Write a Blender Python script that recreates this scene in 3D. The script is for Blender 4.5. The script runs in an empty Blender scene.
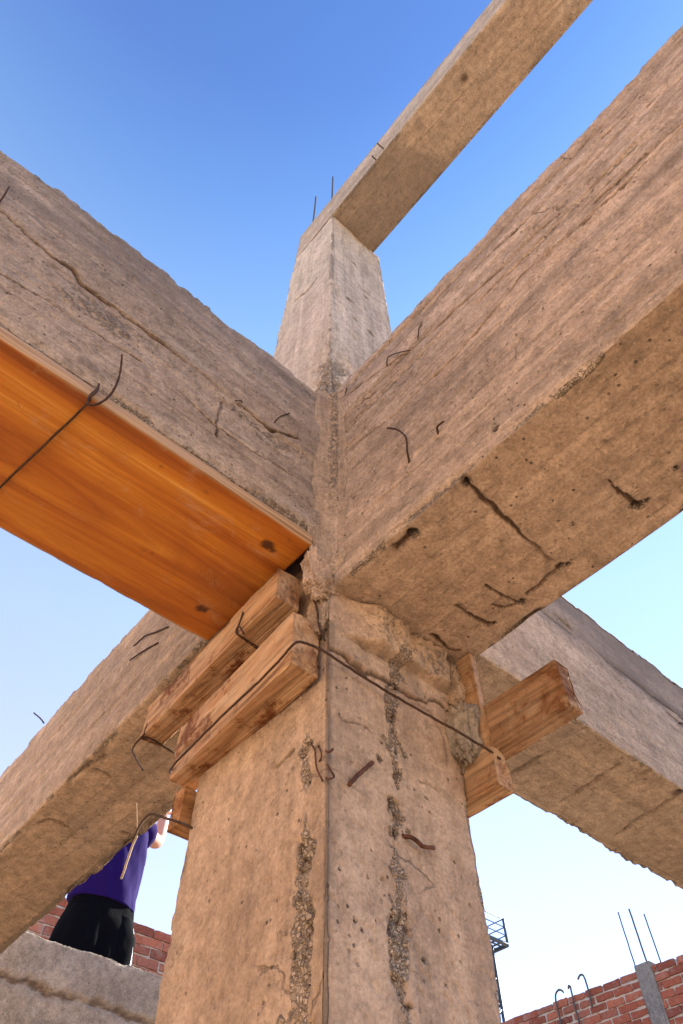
import bpy, bmesh, math, random
import numpy as np
from mathutils import Vector, Matrix
random.seed(7)
rng = np.random.RandomState(11)
PI = math.pi
scene = bpy.context.scene
COL = scene.collection

# ------------------------------------------------------------------ camera
EYE = 1.5                       # camera height above the ground, metres
FPX, W_, H_ = 690.0, 683, 1024  # focal length in pixels of the 683x1024 frame
ea, eb, ec = -2.51484408, 0.723997006, 0.00925475676
def _rx(a): return np.array([[1,0,0],[0,math.cos(a),-math.sin(a)],[0,math.sin(a),math.cos(a)]])
def _rz(a): return np.array([[math.cos(a),-math.sin(a),0],[math.sin(a),math.cos(a),0],[0,0,1]])
RW = _rz(ec) @ _rx(ea) @ _rz(eb)          # world -> camera
cam = bpy.data.cameras.new('camera'); cam_o = bpy.data.objects.new('camera', cam); COL.objects.link(cam_o)
M = Matrix([list(r) for r in RW.T]).to_4x4(); M.translation = (0, 0, EYE)
cam_o.matrix_world = M
cam.sensor_fit = 'VERTICAL'; cam.sensor_height = 36; cam.lens = FPX/H_*36
cam.clip_start = 0.02; cam.clip_end = 2000
scene.camera = cam_o

def on(px, py, ax, val):
    """point of the real plane (axis ax = val, metres from the eye) seen at a spot of the photograph"""
    d = RW.T @ np.array([(px-341.5)/FPX, -(py-512)/FPX, -1.0])
    p = d*(val/d[ax]); return np.array([p[0], p[1], p[2]+EYE])
def onl(pts, ax, val): return np.array([on(x, y, ax, val) for x, y in pts])

# ------------------------------------------------------------------ noise (numpy)
def _hash(ix, iy, iz, s):
    h = (ix.astype(np.int64)*374761393 + iy.astype(np.int64)*668265263 + iz.astype(np.int64)*2147483647 + s*974634777) & 0xffffffff
    h = ((h ^ (h >> 13))*1274126177) & 0xffffffff
    h = ((h ^ (h >> 16))*2246822519) & 0xffffffff
    return ((h ^ (h >> 15)) & 0xffffff)/float(0xffffff)
def vnoise(P, s=0):
    f = np.floor(P); t = P-f; t = t*t*t*(t*(t*6-15)+10); i = f.astype(np.int64)
    x, y, z = i[:,0], i[:,1], i[:,2]; r = 0
    for a in (0,1):
        wx = t[:,0] if a else 1-t[:,0]
        for b in (0,1):
            wy = t[:,1] if b else 1-t[:,1]
            for c in (0,1):
                wz = t[:,2] if c else 1-t[:,2]
                r = r + _hash(x+a, y+b, z+c, s)*wx*wy*wz
    return r*2-1
def fbm(P, f, octv=4, s=0, gain=.5):
    r = 0; a = 1.0; tot = 0
    f = np.asarray(f, float)
    for o in range(octv):
        r = r + a*vnoise(P*f + 17.3*o, s+o); tot += a; a *= gain; f = f*2.03
    return r/tot*1.5
def worley(P, f, s=0):
    Q = P*f; i = np.floor(Q).astype(np.int64); best = np.full(len(P), 9.0); cid = np.zeros(len(P))
    for a in (-1,0,1):
        for b in (-1,0,1):
            for c in (-1,0,1):
                x, y, z = i[:,0]+a, i[:,1]+b, i[:,2]+c
                p = np.stack([x+_hash(x,y,z,s), y+_hash(x,y,z,s+1), z+_hash(x,y,z,s+2)], 1)
                d = np.linalg.norm(Q-p, axis=1); m = d < best
                best[m] = d[m]; cid[m] = _hash(x,y,z,s+3)[m]
    return best, cid
def sstep(a, b, x):
    t = np.clip((x-a)/(b-a), 0, 1); return t*t*(3-2*t)
def pdist(P, line):
    """distance to a polyline and the arc position 0..1 along it"""
    best = np.full(len(P), 1e9); arc = np.zeros(len(P)); n = len(line)-1
    for k in range(n):
        a, b = line[k], line[k+1]; ab = b-a
        t = np.clip(((P-a)@ab)/max(ab@ab, 1e-12), 0, 1)
        d = np.linalg.norm(P-(a+t[:,None]*ab), axis=1); m = d < best
        best[m] = d[m]; arc[m] = (k+t[m])/n
    return best, arc

# ------------------------------------------------------------------ objects
def tag(o, label=None, cat=None, group=None, kind=None):
    if label: o['label'] = label
    if cat: o['category'] = cat
    if group: o['group'] = group
    if kind: o['kind'] = kind
    return o
def mesh_obj(name, V, F, mat, parent=None, loc=None, smooth=True, attrs=None):
    V = np.asarray(V, float)
    if parent is not None: org = np.array(parent['_org']) if '_org' in parent else np.zeros(3)
    else: org = np.array(loc) if loc is not None else np.array([V[:,0].mean(), V[:,1].mean(), V[:,2].min()])
    me = bpy.data.meshes.new(name)
    me.from_pydata((V-org).tolist() if len(V) < 4000 else (V-org), [], F if isinstance(F, list) else F.tolist())
    if smooth: me.polygons.foreach_set('use_smooth', np.ones(len(me.polygons), bool))
    for k, a in (attrs or {}).items():
        at = me.attributes.new(k, 'FLOAT', 'POINT'); at.data.foreach_set('value', np.asarray(a, np.float32))
    me.materials.append(mat); me.update()
    o = bpy.data.objects.new(name, me); COL.objects.link(o)
    if parent is not None: o.parent = parent
    else: o.location = org
    o['_org'] = [float(v) for v in org]
    return o
def empty(name, loc):
    o = bpy.data.objects.new(name, None); COL.objects.link(o); o.location = loc
    o['_org'] = [float(v) for v in loc]; o.empty_display_size = .1
    return o

def graded(a, b, lo, hi, fine, coarse):
    """spacing that is fine inside lo..hi and coarse outside; returns 0..1 positions"""
    out = [a]; x = a
    while x < b-1e-9:
        d = 0 if lo <= x <= hi else (lo-x if x < lo else x-hi)
        st = min(coarse, fine+d*.12)
        x = min(b, x+st); out.append(x)
    out = np.array(out); return (out-a)/(b-a)

def hexgrid(c, us, vs, ws):
    """surface lattice of a hexahedron. c[i][j][k] corners. returns V,F,N,par,(len v,len w)"""
    c = np.asarray(c, float).reshape(2,2,2,3)
    nu, nv, nw = len(us), len(vs), len(ws)
    I, J, K = np.meshgrid(np.arange(nu), np.arange(nv), np.arange(nw), indexing='ij')
    surf = (I==0)|(I==nu-1)|(J==0)|(J==nv-1)|(K==0)|(K==nw-1)
    idx = np.full((nu,nv,nw), -1, np.int64); idx[surf] = np.arange(surf.sum())
    i, j, k = I[surf], J[surf], K[surf]
    u, v, w = us[i], vs[j], ws[k]
    V = 0
    for a in (0,1):
        for b in (0,1):
            for d in (0,1):
                wt = (u if a else 1-u)*(v if b else 1-v)*(w if d else 1-w)
                V = V + wt[:,None]*c[a,b,d]
    eu = (c[1]-c[0]).reshape(-1,3).mean(0); ev = (c[:,1]-c[:,0]).reshape(-1,3).mean(0); ew = (c[:,:,1]-c[:,:,0]).reshape(-1,3).mean(0)
    nU = np.cross(ev, ew); nU /= np.linalg.norm(nU); nU *= np.sign(nU@eu)
    nV = np.cross(eu, ew); nV /= np.linalg.norm(nV); nV *= np.sign(nV@ev)
    nW = np.cross(eu, ev); nW /= np.linalg.norm(nW); nW *= np.sign(nW@ew)
    N = ((i==nu-1).astype(float)-(i==0))[:,None]*nU + ((j==nv-1).astype(float)-(j==0))[:,None]*nV + ((k==nw-1).astype(float)-(k==0))[:,None]*nW
    N /= np.linalg.norm(N, axis=1)[:,None]
    flip = np.linalg.det(np.stack([eu,ev,ew])) < 0
    F = []
    def quad(G, rev):
        q = np.stack([G[:-1,:-1].ravel(), G[1:,:-1].ravel(), G[1:,1:].ravel(), G[:-1,1:].ravel()], 1)
        F.append(q[:, ::-1] if rev ^ flip else q)
    quad(idx[0], True); quad(idx[-1], False)
    quad(idx[:,0], False); quad(idx[:,-1], True)
    quad(idx[:,:,0], True); quad(idx[:,:,-1], False)
    return V, np.concatenate(F), N, (u,v,w), (np.linalg.norm(eu), np.linalg.norm(ev), np.linalg.norm(ew))
def boxc(x0,x1,y0,y1,z0,z1,order='xyz'):
    r = np.zeros((2,2,2,3)); lim = {'x':(x0,x1),'y':(y0,y1),'z':(z0,z1)}
    for a in (0,1):
        for b in (0,1):
            for d in (0,1):
                for s, ax in zip((a,b,d), order):
                    r[a,b,d]['xyz'.index(ax)] = lim[ax][s]
    return r

def concrete(name, c, us, vs, ws, mat, parent=None, loc=None, seed=0, rough=.0022, streak=(1,1,1), cracks=(), holes=(),
             chip=.02, chip_r=.03, top_wave=.008, steps=(), extra=None, streak_amp=.0015, top_axis=2, res=.0034):
    """rough cast concrete: hexahedron with surface relief, broken edges, carved cracks and holes.
    u runs along the beam"""
    V, F, N, (u,v,w), (Lu,Lv,Lw) = hexgrid(c, us, vs, ws)
    P = V.copy()
    n = len(P)
    crack = np.zeros(n); rgh = np.zeros(n); stain = np.zeros(n)
    h = rough*fbm(P, 3.5, 3, seed) + rough*.22*fbm(P, 42, 3, seed+5)
    h += streak_amp*fbm(P, streak, 3, seed+9)
    # small flakes lost along the boards
    fl = fbm(P, np.asarray(streak)*1.3, 3, seed+21)
    h -= .0014*sstep(.56, .64, fl)
    h -= .0018*sstep(.55, .62, fbm(P, 55, 2, seed+31))
    # broken long edges
    dv = np.minimum(v, 1-v)*Lv; dw = np.minimum(w, 1-w)*Lw
    e = np.maximum(dv, dw)                       # on a side face one of them is 0
    ev_ = np.clip(1-e/chip_r, 0, 1)
    cn = fbm(P, 9, 4, seed+41, .6)
    h -= chip*np.clip(cn-.12, 0, 1)*ev_**1.5
    h -= .0016*ev_**3*(1+fbm(P, 40, 2, seed+44))
    rgh = np.maximum(rgh, sstep(.08, .3, cn)*sstep(.25, .7, ev_)*.8)
    jit = np.stack([fbm(P, 38, 3, seed+51), fbm(P, 38, 3, seed+52), fbm(P, 38, 3, seed+53)], 1)
    for st in steps:                             # board joints: a small step in the face
        h += st(P)
    for ck in cracks:
        kst = ck[3] if len(ck) > 3 else 1.0
        line, wd, dp = ck[0], max(ck[1]*1.2, res*.9), ck[2]
        m = np.all((P > line.min(0)-.05) & (P < line.max(0)+.05), axis=1)
        if not m.any(): continue
        jm = jit[m]; jm = jm-N[m]*np.sum(jm*N[m], axis=1)[:,None]
        Q = P[m]+jm*.0042
        d, arc = pdist(Q, line)
        wv = wd*(.55+.9*np.clip(.5+fbm(Q, 14, 2, seed+61), 0, 1))
        taper = sstep(0, .08, arc)*sstep(0, .1, 1-arc)
        g = 1-sstep(wv*.45, wv*1.2, d)
        h[m] -= min(dp, 2.2*res)*g*taper
        ga = 1-sstep(wv*.7, wv*1.45, d)
        crack[m] = np.maximum(crack[m], kst*ga*np.minimum(1, taper*1.5)*np.clip(1.0+1.1*fbm(Q, 11, 2, seed+68), .3, 1))
        h[m] -= .002*taper*(1-sstep(0, wv*5, d))*np.clip(fbm(Q, 25, 2, seed+66)+.3, 0, 1)
    for cen, rad, dp in holes:
        m = np.linalg.norm(P-cen, axis=1) < rad*3
        if not m.any(): continue
        Q = P[m]+jit[m]*rad*.45
        d = np.linalg.norm(Q-cen, axis=1)
        g = 1-sstep(rad*.55, rad*1.05, d)
        h[m] -= dp*g; crack[m] = np.maximum(crack[m], g*.9)
        h[m] -= dp*.18*(1-sstep(rad, rad*2.2, d))
        rgh[m] = np.maximum(rgh[m], (1-sstep(rad, rad*2, d))*.8)
    A = {'crack':crack, 'rough':rgh, 'stain':stain}
    if extra: h = extra(P, N, h, A, seed)
    st_ = np.zeros(n); m = A['rough'] > .04
    if m.any() and 'stone' not in A: st_[m] = worley(P[m], 48, seed+91)[1]
    A.setdefault('stone', st_)
    V = P + N*h[:,None]
    if top_wave:
        tz = (P[:,2]-P[:,2].min())/(P[:,2].max()-P[:,2].min())
        V[:,2] += top_wave*(fbm(P, 7, 5, seed+71, .6)+.6*np.minimum(0, fbm(P, 26, 4, seed+73, .65)))*sstep(.93, 1, tz)
    return mesh_obj(name, V, F, mat, parent, loc, True, A)

def tube_geo(pts, r, seg=6, taper=None, wob=0):
    pts = np.asarray(pts, float); n = len(pts); V = []; F = []
    if np.isscalar(r): r = [r]*n
    up = None
    for i in range(n):
        t = pts[min(i+1,n-1)]-pts[max(i-1,0)]; t /= np.linalg.norm(t)+1e-12
        if up is None:
            up = np.cross(t, [0,0,1.]) if abs(t[2]) < .9 else np.cross(t, [1.,0,0])
        up = up - t*(up@t); up /= np.linalg.norm(up)+1e-12
        b = np.cross(t, up)
        for k in range(seg):
            a = 2*PI*k/seg
            V.append(pts[i]+(up*math.cos(a)+b*math.sin(a))*r[i])
    for i in range(n-1):
        for k in range(seg):
            F.append((i*seg+k, i*seg+(k+1)%seg, (i+1)*seg+(k+1)%seg, (i+1)*seg+k))
    F.append(tuple(range(seg))[::-1]); F.append(tuple(range((n-1)*seg, n*seg)))
    return np.array(V), F
def smooth_line(pts, k=6):
    pts = np.asarray(pts, float)
    if len(pts) < 3: return pts
    P = np.vstack([2*pts[0]-pts[1], pts, 2*pts[-1]-pts[-2]]); out = []
    for i in range(1, len(P)-2):
        for s in range(k):
            t = s/k
            out.append(.5*((2*P[i])+(-P[i-1]+P[i+1])*t+(2*P[i-1]-5*P[i]+4*P[i+1]-P[i+2])*t*t+(-P[i-1]+3*P[i]-3*P[i+1]+P[i+2])*t**3))
    out.append(P[-2]); return np.array(out)
def merge(parts):
    V = []; F = []; o = 0
    for v, f in parts:
        V.append(np.asarray(v)); F += [tuple(int(a)+o for a in q) for q in f]; o += len(v)
    return np.vstack(V), F
def wire(name, pts, r, mat, parent=None, smooth=True, loc=None, k=6, seg=6):
    L = smooth_line(pts, k) if smooth else np.asarray(pts)
    L = L + (rng.rand(*L.shape)-.5)*r*.35
    v, f = tube_geo(L, r, seg)
    return mesh_obj(name, v, f, mat, parent, loc if loc is not None else (None if parent else L[0]))
def box_geo(x0,x1,y0,y1,z0,z1):
    v = np.array([(x,y,z) for x in (x0,x1) for y in (y0,y1) for z in (z0,z1)], float)
    f = [(0,1,3,2),(4,6,7,5),(0,4,5,1),(2,3,7,6),(0,2,6,4),(1,5,7,3)]
    return v, f

# ------------------------------------------------------------------ materials
class NT:
    def __init__(s, name):
        s.m = bpy.data.materials.new(name); s.m.use_nodes = True; s.t = s.m.node_tree; s.N = s.t.nodes; s.L = s.t.links
        s.b = s.N['Principled BSDF']; s.tc = s.N.new('ShaderNodeTexCoord').outputs['Object']
    def mapv(s, sc, rot=(0,0,0)):
        n = s.N.new('ShaderNodeMapping'); n.inputs['Scale'].default_value = sc; n.inputs['Rotation'].default_value = rot
        s.L.new(s.tc, n.inputs['Vector']); return n.outputs[0]
    def noise(s, scale, det=6, vec=None, rough=.55, dist=0):
        n = s.N.new('ShaderNodeTexNoise'); n.inputs['Scale'].default_value = scale; n.inputs['Detail'].default_value = det
        n.inputs['Roughness'].default_value = rough; n.inputs['Distortion'].default_value = dist
        s.L.new(vec if vec is not None else s.tc, n.inputs['Vector']); return n.outputs['Fac']
    def vor(s, scale, out='Distance', vec=None, feature='F1'):
        n = s.N.new('ShaderNodeTexVoronoi'); n.inputs['Scale'].default_value = scale; n.feature = feature
        s.L.new(vec if vec is not None else s.tc, n.inputs['Vector']); return n.outputs[out]
    def ramp(s, fac, stops, interp='LINEAR'):
        n = s.N.new('ShaderNodeValToRGB'); cr = n.color_ramp; cr.interpolation = interp
        while len(cr.elements) < len(stops): cr.elements.new(.5)
        for e, (p, c) in zip(cr.elements, stops):
            e.position = p; e.color = (*c, 1) if not np.isscalar(c) else (c,c,c,1)
        s.L.new(fac, n.inputs['Fac']); return n.outputs['Color']
    def mix(s, fac, a, b, mode='MIX'):
        n = s.N.new('ShaderNodeMix'); n.data_type = 'RGBA'; n.blend_type = mode
        for k, v in ((0, fac), (6, a), (7, b)):
            if isinstance(v, (int, float)): n.inputs[k].default_value = v if k == 0 else (v,v,v,1)
            elif isinstance(v, tuple): n.inputs[k].default_value = (*v, 1)
            else: s.L.new(v, n.inputs[k])
        return n.outputs[2]
    def math(s, op, a, b=0.0):
        n = s.N.new('ShaderNodeMath'); n.operation = op
        for k, v in ((0,a),(1,b)):
            if isinstance(v, (int,float)): n.inputs[k].default_value = v
            else: s.L.new(v, n.inputs[k])
        return n.outputs[0]
    def attr(s, name):
        n = s.N.new('ShaderNodeAttribute'); n.attribute_name = name; return n.outputs['Fac']
    def bump(s, h, strength=.5, dist=.003, prev=None):
        n = s.N.new('ShaderNodeBump'); n.inputs['Strength'].default_value = strength; n.inputs['Distance'].default_value = dist
        s.L.new(h, n.inputs['Height'])
        if prev is not None: s.L.new(prev, n.inputs['Normal'])
        return n.outputs[0]
    def done(s, col, rough=.9, nrm=None, spec=.25, metal=0):
        if isinstance(col, tuple): s.b.inputs['Base Color'].default_value = (*col, 1)
        else: s.L.new(col, s.b.inputs['Base Color'])
        if isinstance(rough, (int,float)): s.b.inputs['Roughness'].default_value = rough
        else: s.L.new(rough, s.b.inputs['Roughness'])
        s.b.inputs['Specular IOR Level'].default_value = spec; s.b.inputs['Metallic'].default_value = metal
        if nrm is not None: s.L.new(nrm, s.b.inputs['Normal'])
        return s.m

def concrete_mat(name, light, mid, dark, streak, grey=.25, seedrot=0.0, fine=1.0, pores=1.0, slit=.15, board=.6, fleck=.4):
    n = NT(name)
    sv = n.mapv(streak, (0,0,seedrot))
    big = n.noise(2.1, 8, rough=.62, dist=.4)
    col = n.ramp(big, [(.3, dark), (.5, mid), (.72, light)])
    st = n.noise(1.0, 6, sv, .6, .3)
    col = n.mix(n.math('MULTIPLY', n.ramp(st, [(.42, 0.0), (.66, 1.0)]), .55), col, tuple(.62*c for c in mid))
    st2 = n.noise(2.3, 5, sv, .6, .2)
    col = n.mix(n.math('MULTIPLY', n.ramp(st2, [(.5, 0.0), (.72, 1.0)]), .5), col, tuple(min(1, 1.12*c) for c in light))
    # cement-grey blotches
    gb = n.noise(3.4, 7, rough=.65, dist=.8)
    g = sum(mid)/3*.85
    col = n.mix(n.math('MULTIPLY', n.ramp(gb, [(.5, 0.0), (.68, 1.0)]), grey), col, (g*1.04, g*.98, g*.92))
    # sand grain
    gr = n.noise(150, 5, rough=.75)
    col = n.mix(.62*fine, col, n.ramp(gr, [(.34, .5), (.5, 1.0), (.66, 1.36)]), 'MULTIPLY')
    # form boards: bands of slightly different tone with firm edges, and fine drag lines along them
    bd = n.noise(1.0, 1.5, n.mapv(tuple(.42*q if q > 3 else .12*q for q in streak), (.013,.02,.01)), .5, .05)
    col = n.mix(board, col, n.ramp(bd, [(.36, .74), (.375, .9), (.452, .92), (.458, .5), (.464, 1.06), (.54, 1.04), (.546, .55), (.552, .86), (.62, .88), (.635, 1.08)]), 'MULTIPLY')
    dl = n.noise(1.0, 5, n.mapv(tuple(6*q if q > 3 else q for q in streak), (.02,.01,.02)), .6)
    col = n.mix(.3*board+.08, col, n.ramp(dl, [(.36, .66), (.5, 1.0), (.64, 1.2)]), 'MULTIPLY')
    md = n.noise(28, 6, rough=.7)
    col = n.mix(.8, col, n.ramp(md, [(.36, .68), (.5, 1.0), (.64, 1.2)]), 'MULTIPLY')
    # blotches of damp and dust, a hand across
    bl = n.noise(7.5, 8, rough=.68, dist=1.0)
    col = n.mix(.6, col, n.ramp(bl, [(.3, .72), (.5, 1.0), (.7, 1.15)]), 'MULTIPLY')
    # hairline cracks and scratches
    wv = n.N.new('ShaderNodeVectorMath'); wv.operation = 'ADD'
    wn = n.N.new('ShaderNodeTexNoise'); wn.inputs['Scale'].default_value = 9; wn.inputs['Detail'].default_value = 5; n.L.new(n.tc, wn.inputs['Vector'])
    ws_ = n.N.new('ShaderNodeVectorMath'); ws_.operation = 'SCALE'; ws_.inputs['Scale'].default_value = .16; n.L.new(wn.outputs['Color'], ws_.inputs[0])
    n.L.new(n.tc, wv.inputs[0]); n.L.new(ws_.outputs[0], wv.inputs[1])
    hc = n.N.new('ShaderNodeTexVoronoi'); hc.feature = 'DISTANCE_TO_EDGE'; hc.inputs['Scale'].default_value = 4.2; n.L.new(wv.outputs[0], hc.inputs['Vector'])
    hair = n.math('MULTIPLY', n.ramp(hc.outputs['Distance'], [(.004, 1.0), (.012, 0.0)]), n.ramp(n.noise(3.1, 3), [(.6, 0.0), (.66, 1.0)]))
    col = n.mix(n.math('MULTIPLY', hair, .4), col, (.12,.08,.055))
    # small dark chips and scuffs
    dc_ = n.noise(62, 4, n.mapv((1,1,1), (.7,.2,.4)), .65)
    col = n.mix(n.math('MULTIPLY', n.ramp(dc_, [(.63, 0.0), (.67, 1.0)]), .5), col, tuple(.42*c for c in dark))
    # pale chipped flecks and dark pin-holes
    fk = n.noise(75, 3, n.mapv((1,1,1), (.4,.3,.9)), .6)
    col = n.mix(n.math('MULTIPLY', n.ramp(fk, [(.64, 0.0), (.67, 1.0)]), fleck), col, tuple(min(1, 1.35*c) for c in light))
    hl_ = n.noise(1.0, 4, n.mapv(tuple(9*q for q in streak), (.1,.1,.1)), .6)
    col = n.mix(n.math('MULTIPLY', n.ramp(hl_, [(.62, 0.0), (.67, 1.0)]), slit), col, tuple(.38*c for c in dark))
    pv = n.vor(38); pm = n.ramp(n.noise(9, 3), [(.46, 0.0), (.54, 1.0)])
    pore = n.math('MULTIPLY', n.ramp(pv, [(.07, 1.0), (.12, 0.0)]), pm)
    col = n.mix(n.math('MULTIPLY', pore, .75*pores), col, (.075,.055,.04))
    # exposed aggregate where the skin is lost
    ag = n.ramp(n.attr('stone'), [(.0, (.2,.15,.115)), (.12, (.38,.26,.17)), (.5, (.54,.385,.25)), (.8, (.33,.225,.15)), (1, (.62,.48,.34))])
    ag = n.mix(.5, ag, n.ramp(md, [(.3, .6), (.7, 1.2)]), 'MULTIPLY')
    rg = n.attr('rough')
    wob_ = n.N.new('ShaderNodeVectorMath'); wob_.operation = 'ADD'
    wb2 = n.N.new('ShaderNodeVectorMath'); wb2.operation = 'SCALE'; wb2.inputs['Scale'].default_value = .018
    wb1 = n.N.new('ShaderNodeTexNoise'); wb1.inputs['Scale'].default_value = 60; n.L.new(n.tc, wb1.inputs['Vector']); n.L.new(wb1.outputs['Color'], wb2.inputs[0])
    n.L.new(n.tc, wob_.inputs[0]); n.L.new(wb2.outputs[0], wob_.inputs[1])
    pe = n.vor(125, 'Distance', wob_.outputs[0], 'DISTANCE_TO_EDGE'); pc = n.vor(125, 'Color', wob_.outputs[0])
    ag = n.mix(.6, ag, n.ramp(pc, [(.1, (.20,.14,.095)), (.35, (.45,.31,.20)), (.6, (.56,.41,.28)), (.8, (.36,.29,.235)), (.95, (.60,.47,.34))]))
    ag = n.mix(n.math('MULTIPLY', n.ramp(pe, [(.01, 1.0), (.075, 0.0)]), n.ramp(n.noise(48, 4, rough=.7), [(.5, 0.08), (.58, .95)])), ag, (.10,.062,.04))
    ag = n.mix(.6, ag, n.mix(.22, col, 1.0))
    rm = n.ramp(n.math('ADD', rg, n.math('MULTIPLY', n.math('SUBTRACT', n.noise(70, 4, rough=.7), .5), 1.3)), [(.38, 0.0), (.52, 1.0)])
    col = n.mix(n.math('MULTIPLY', rm, .72), col, ag)
    rs = n.noise(1.0, 6, n.mapv(tuple(.8*q for q in streak), (.05,.02,.03)), .65, .6)
    col = n.mix(n.math('MULTIPLY', n.ramp(rs, [(.56, 0.0), (.70, 1.0)]), .35), col, tuple(.5*c for c in mid))
    col = n.mix(n.attr('stain'), col, (.15,.125,.11))
    ck = n.attr('crack')
    col = n.mix(n.math('MULTIPLY', ck, .85), col, (.065,.031,.016))
    h = n.math('ADD', n.math('MULTIPLY', gr, .6), n.math('MULTIPLY', st2, .6))
    h = n.math('ADD', h, n.math('MULTIPLY', md, .28))
    h = n.math('SUBTRACT', h, n.math('MULTIPLY', pore, 1.2))
    h = n.math('SUBTRACT', h, n.math('MULTIPLY', hair, .8))
    h = n.math('SUBTRACT', h, n.math('MULTIPLY', n.ramp(hl_, [(.62, 0.0), (.7, 1.0)]), 1.6*slit))
    b = n.bump(h, 1.0, .006)
    b2 = n.bump(n.math('MULTIPLY', n.ramp(pe, [(.0, 0.0), (.2, 1.0)]), rm), 1.0, .006, b)
    return n.done(col, .92, b2, .2)

TAN  = ((.54,.41,.31), (.46,.34,.25), (.36,.26,.19))
PINK = ((.56,.425,.33), (.48,.355,.27), (.38,.28,.21))
GREY = ((.50,.405,.325), (.42,.33,.26), (.32,.25,.195))
PALE = ((.58,.485,.40), (.50,.41,.335), (.41,.33,.265))
m_colm  = concrete_mat('column_concrete', (.53,.385,.28), (.455,.325,.235), (.36,.25,.18), (9,9,.9), .12, slit=.05, board=.15, fine=.8, fleck=.3)
m_beamA = concrete_mat('front_left_concrete', *GREY, (1.1,9,15), .3)
m_beamB = concrete_mat('front_right_concrete', *PINK, (9,1.1,17), .12, slit=.2)
m_beamC = concrete_mat('back_left_concrete', *TAN, (9,1.2,15), .2)
m_beamD = concrete_mat('back_right_concrete', *GREY, (1.2,9,15), .3)
m_beamE = concrete_mat('upper_concrete', *GREY, (7,1,7), .3, slit=.1)
m_upper = concrete_mat('upper_column_concrete', *PALE, (12,12,.9), .2, slit=.15, board=.4)
m_par   = concrete_mat('parapet_concrete', (.42,.35,.285), (.35,.29,.235), (.26,.21,.17), (4,4,4), .4, slit=.1, board=0)
m_mort  = concrete_mat('mortar', (.50,.37,.27), (.42,.305,.22), (.33,.235,.165), (22,22,1.5), .25, slit=.1, board=.2)
m_tie   = concrete_mat('tie_column_concrete', (.30,.28,.26), (.25,.235,.22), (.19,.18,.17), (6,6,1), .5)

def wood_mat(name, a, b, c, axis, rust=.4, scale=1.0):
    n = NT(name); sc = [26*scale]*3; sc['xyz'.index(axis)] = 1.3*scale
    v = n.mapv(tuple(sc)); g = n.noise(1, 6, v, .65, .15)
    col = n.ramp(g, [(.28, c), (.5, b), (.7, a)])
    g2 = n.noise(3.5, 4, v, .6)
    col = n.mix(.6, col, n.ramp(g2, [(.3, .6), (.5, 1.0), (.75, 1.2)]), 'MULTIPLY')
    r = n.noise(9, 8, rough=.72, dist=.35)
    col = n.mix(n.math('MULTIPLY', n.ramp(r, [(.51, 0.0), (.60, 1.0)]), rust), col, (.13,.042,.013))
    d = n.noise(17, 7, n.mapv((1,1,1), (1,2,.5)), .7)
    col = n.mix(n.math('MULTIPLY', n.ramp(d, [(.48, 0.0), (.66, 1.0)]), .55), col, (.46,.34,.235))  # cement dust
    sc2 = [95*scale]*3; sc2['xyz'.index(axis)] = 4*scale
    fg = n.noise(1, 5, n.mapv(tuple(sc2)), .7)
    col = n.mix(.75, col, n.ramp(fg, [(.32, .5), (.5, 1.0), (.7, 1.2)]), 'MULTIPLY')
    h = n.math('ADD', n.math('MULTIPLY', g, 1.0), n.math('MULTIPLY', g2, .6))
    h = n.math('ADD', h, n.math('MULTIPLY', fg, .9))
    return n.done(col, .85, n.bump(h, .9, .005), .2)
m_wood = wood_mat('weathered_timber', (.54,.37,.235), (.43,.255,.14), (.23,.105,.05), 'y', .95)
m_woodx = wood_mat('weathered_timber_across', (.50,.29,.15), (.40,.2,.085), (.22,.1,.04), 'x', .8)
m_woodr = wood_mat('old_brown_timber', (.40,.255,.16), (.31,.18,.105), (.17,.085,.04), 'y', .8)
def ply_mat():
    n = NT('orange_plywood'); v = n.mapv((.5, 8, 8)); g = n.noise(1, 8, v, .68, .7)
    col = n.ramp(g, [(.36, (.19,.045,.006)), (.45, (.42,.125,.013)), (.53, (.55,.20,.022)), (.62, (.72,.36,.075))])
    v2 = n.mapv((3, 120, 120)); f = n.noise(1, 4, v2, .6)
    col = n.mix(.35, col, n.ramp(f, [(.3, .7), (.7, 1.15)]), 'MULTIPLY')
    big = n.noise(3.2, 6, rough=.6, dist=.6)
    col = n.mix(n.math('MULTIPLY', n.ramp(big, [(.52, 0.0), (.7, 1.0)]), .6), col, (.30,.10,.02))
    sp = n.noise(19, 6, rough=.75, dist=1)
    col = n.mix(n.math('MULTIPLY', n.ramp(sp, [(.62, 0.0), (.69, 1.0)]), .6), col, (.16,.055,.014))
    du = n.noise(7, 8, n.mapv((1,1.6,1), (2,.3,1)), .75, .3)
    col = n.mix(n.math('MULTIPLY', n.ramp(du, [(.56, 0.0), (.7, 1.0)]), .45), col, (.48,.33,.21))
    col = n.mix(n.attr('stain'), col, (.07,.022,.008))
    ed = n.attr('crack')           # sawn edge: pale, layered
    lay = n.noise(1, 3, n.mapv((1.5, 2, 190)), .5)
    col = n.mix(ed, col, n.ramp(lay, [(.35, (.2,.1,.05)), (.5, (.46,.3,.17)), (.65, (.55,.38,.24))]))
    return n.done(col, n.ramp(big, [(.3, .42), (.7, .7)]), n.bump(n.math('ADD', f, g), .3, .0015), .35)
m_ply = ply_mat()
def rust_mat(name, a, b, rough=.8):
    n = NT(name); g = n.noise(60, 5, rough=.7)
    return n.done(n.ramp(g, [(.35, a), (.65, b)]), rough, n.bump(g, .5, .001), .3)
m_rust = rust_mat('rusty_wire', (.028,.017,.012), (.085,.042,.026))
m_nail = rust_mat('rusty_nail', (.035,.016,.011), (.13,.05,.027))
m_steel = rust_mat('dark_rebar', (.05,.045,.045), (.10,.085,.08), .6)
m_straw = rust_mat('pale_cord', (.30,.21,.12), (.42,.32,.21))
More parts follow.
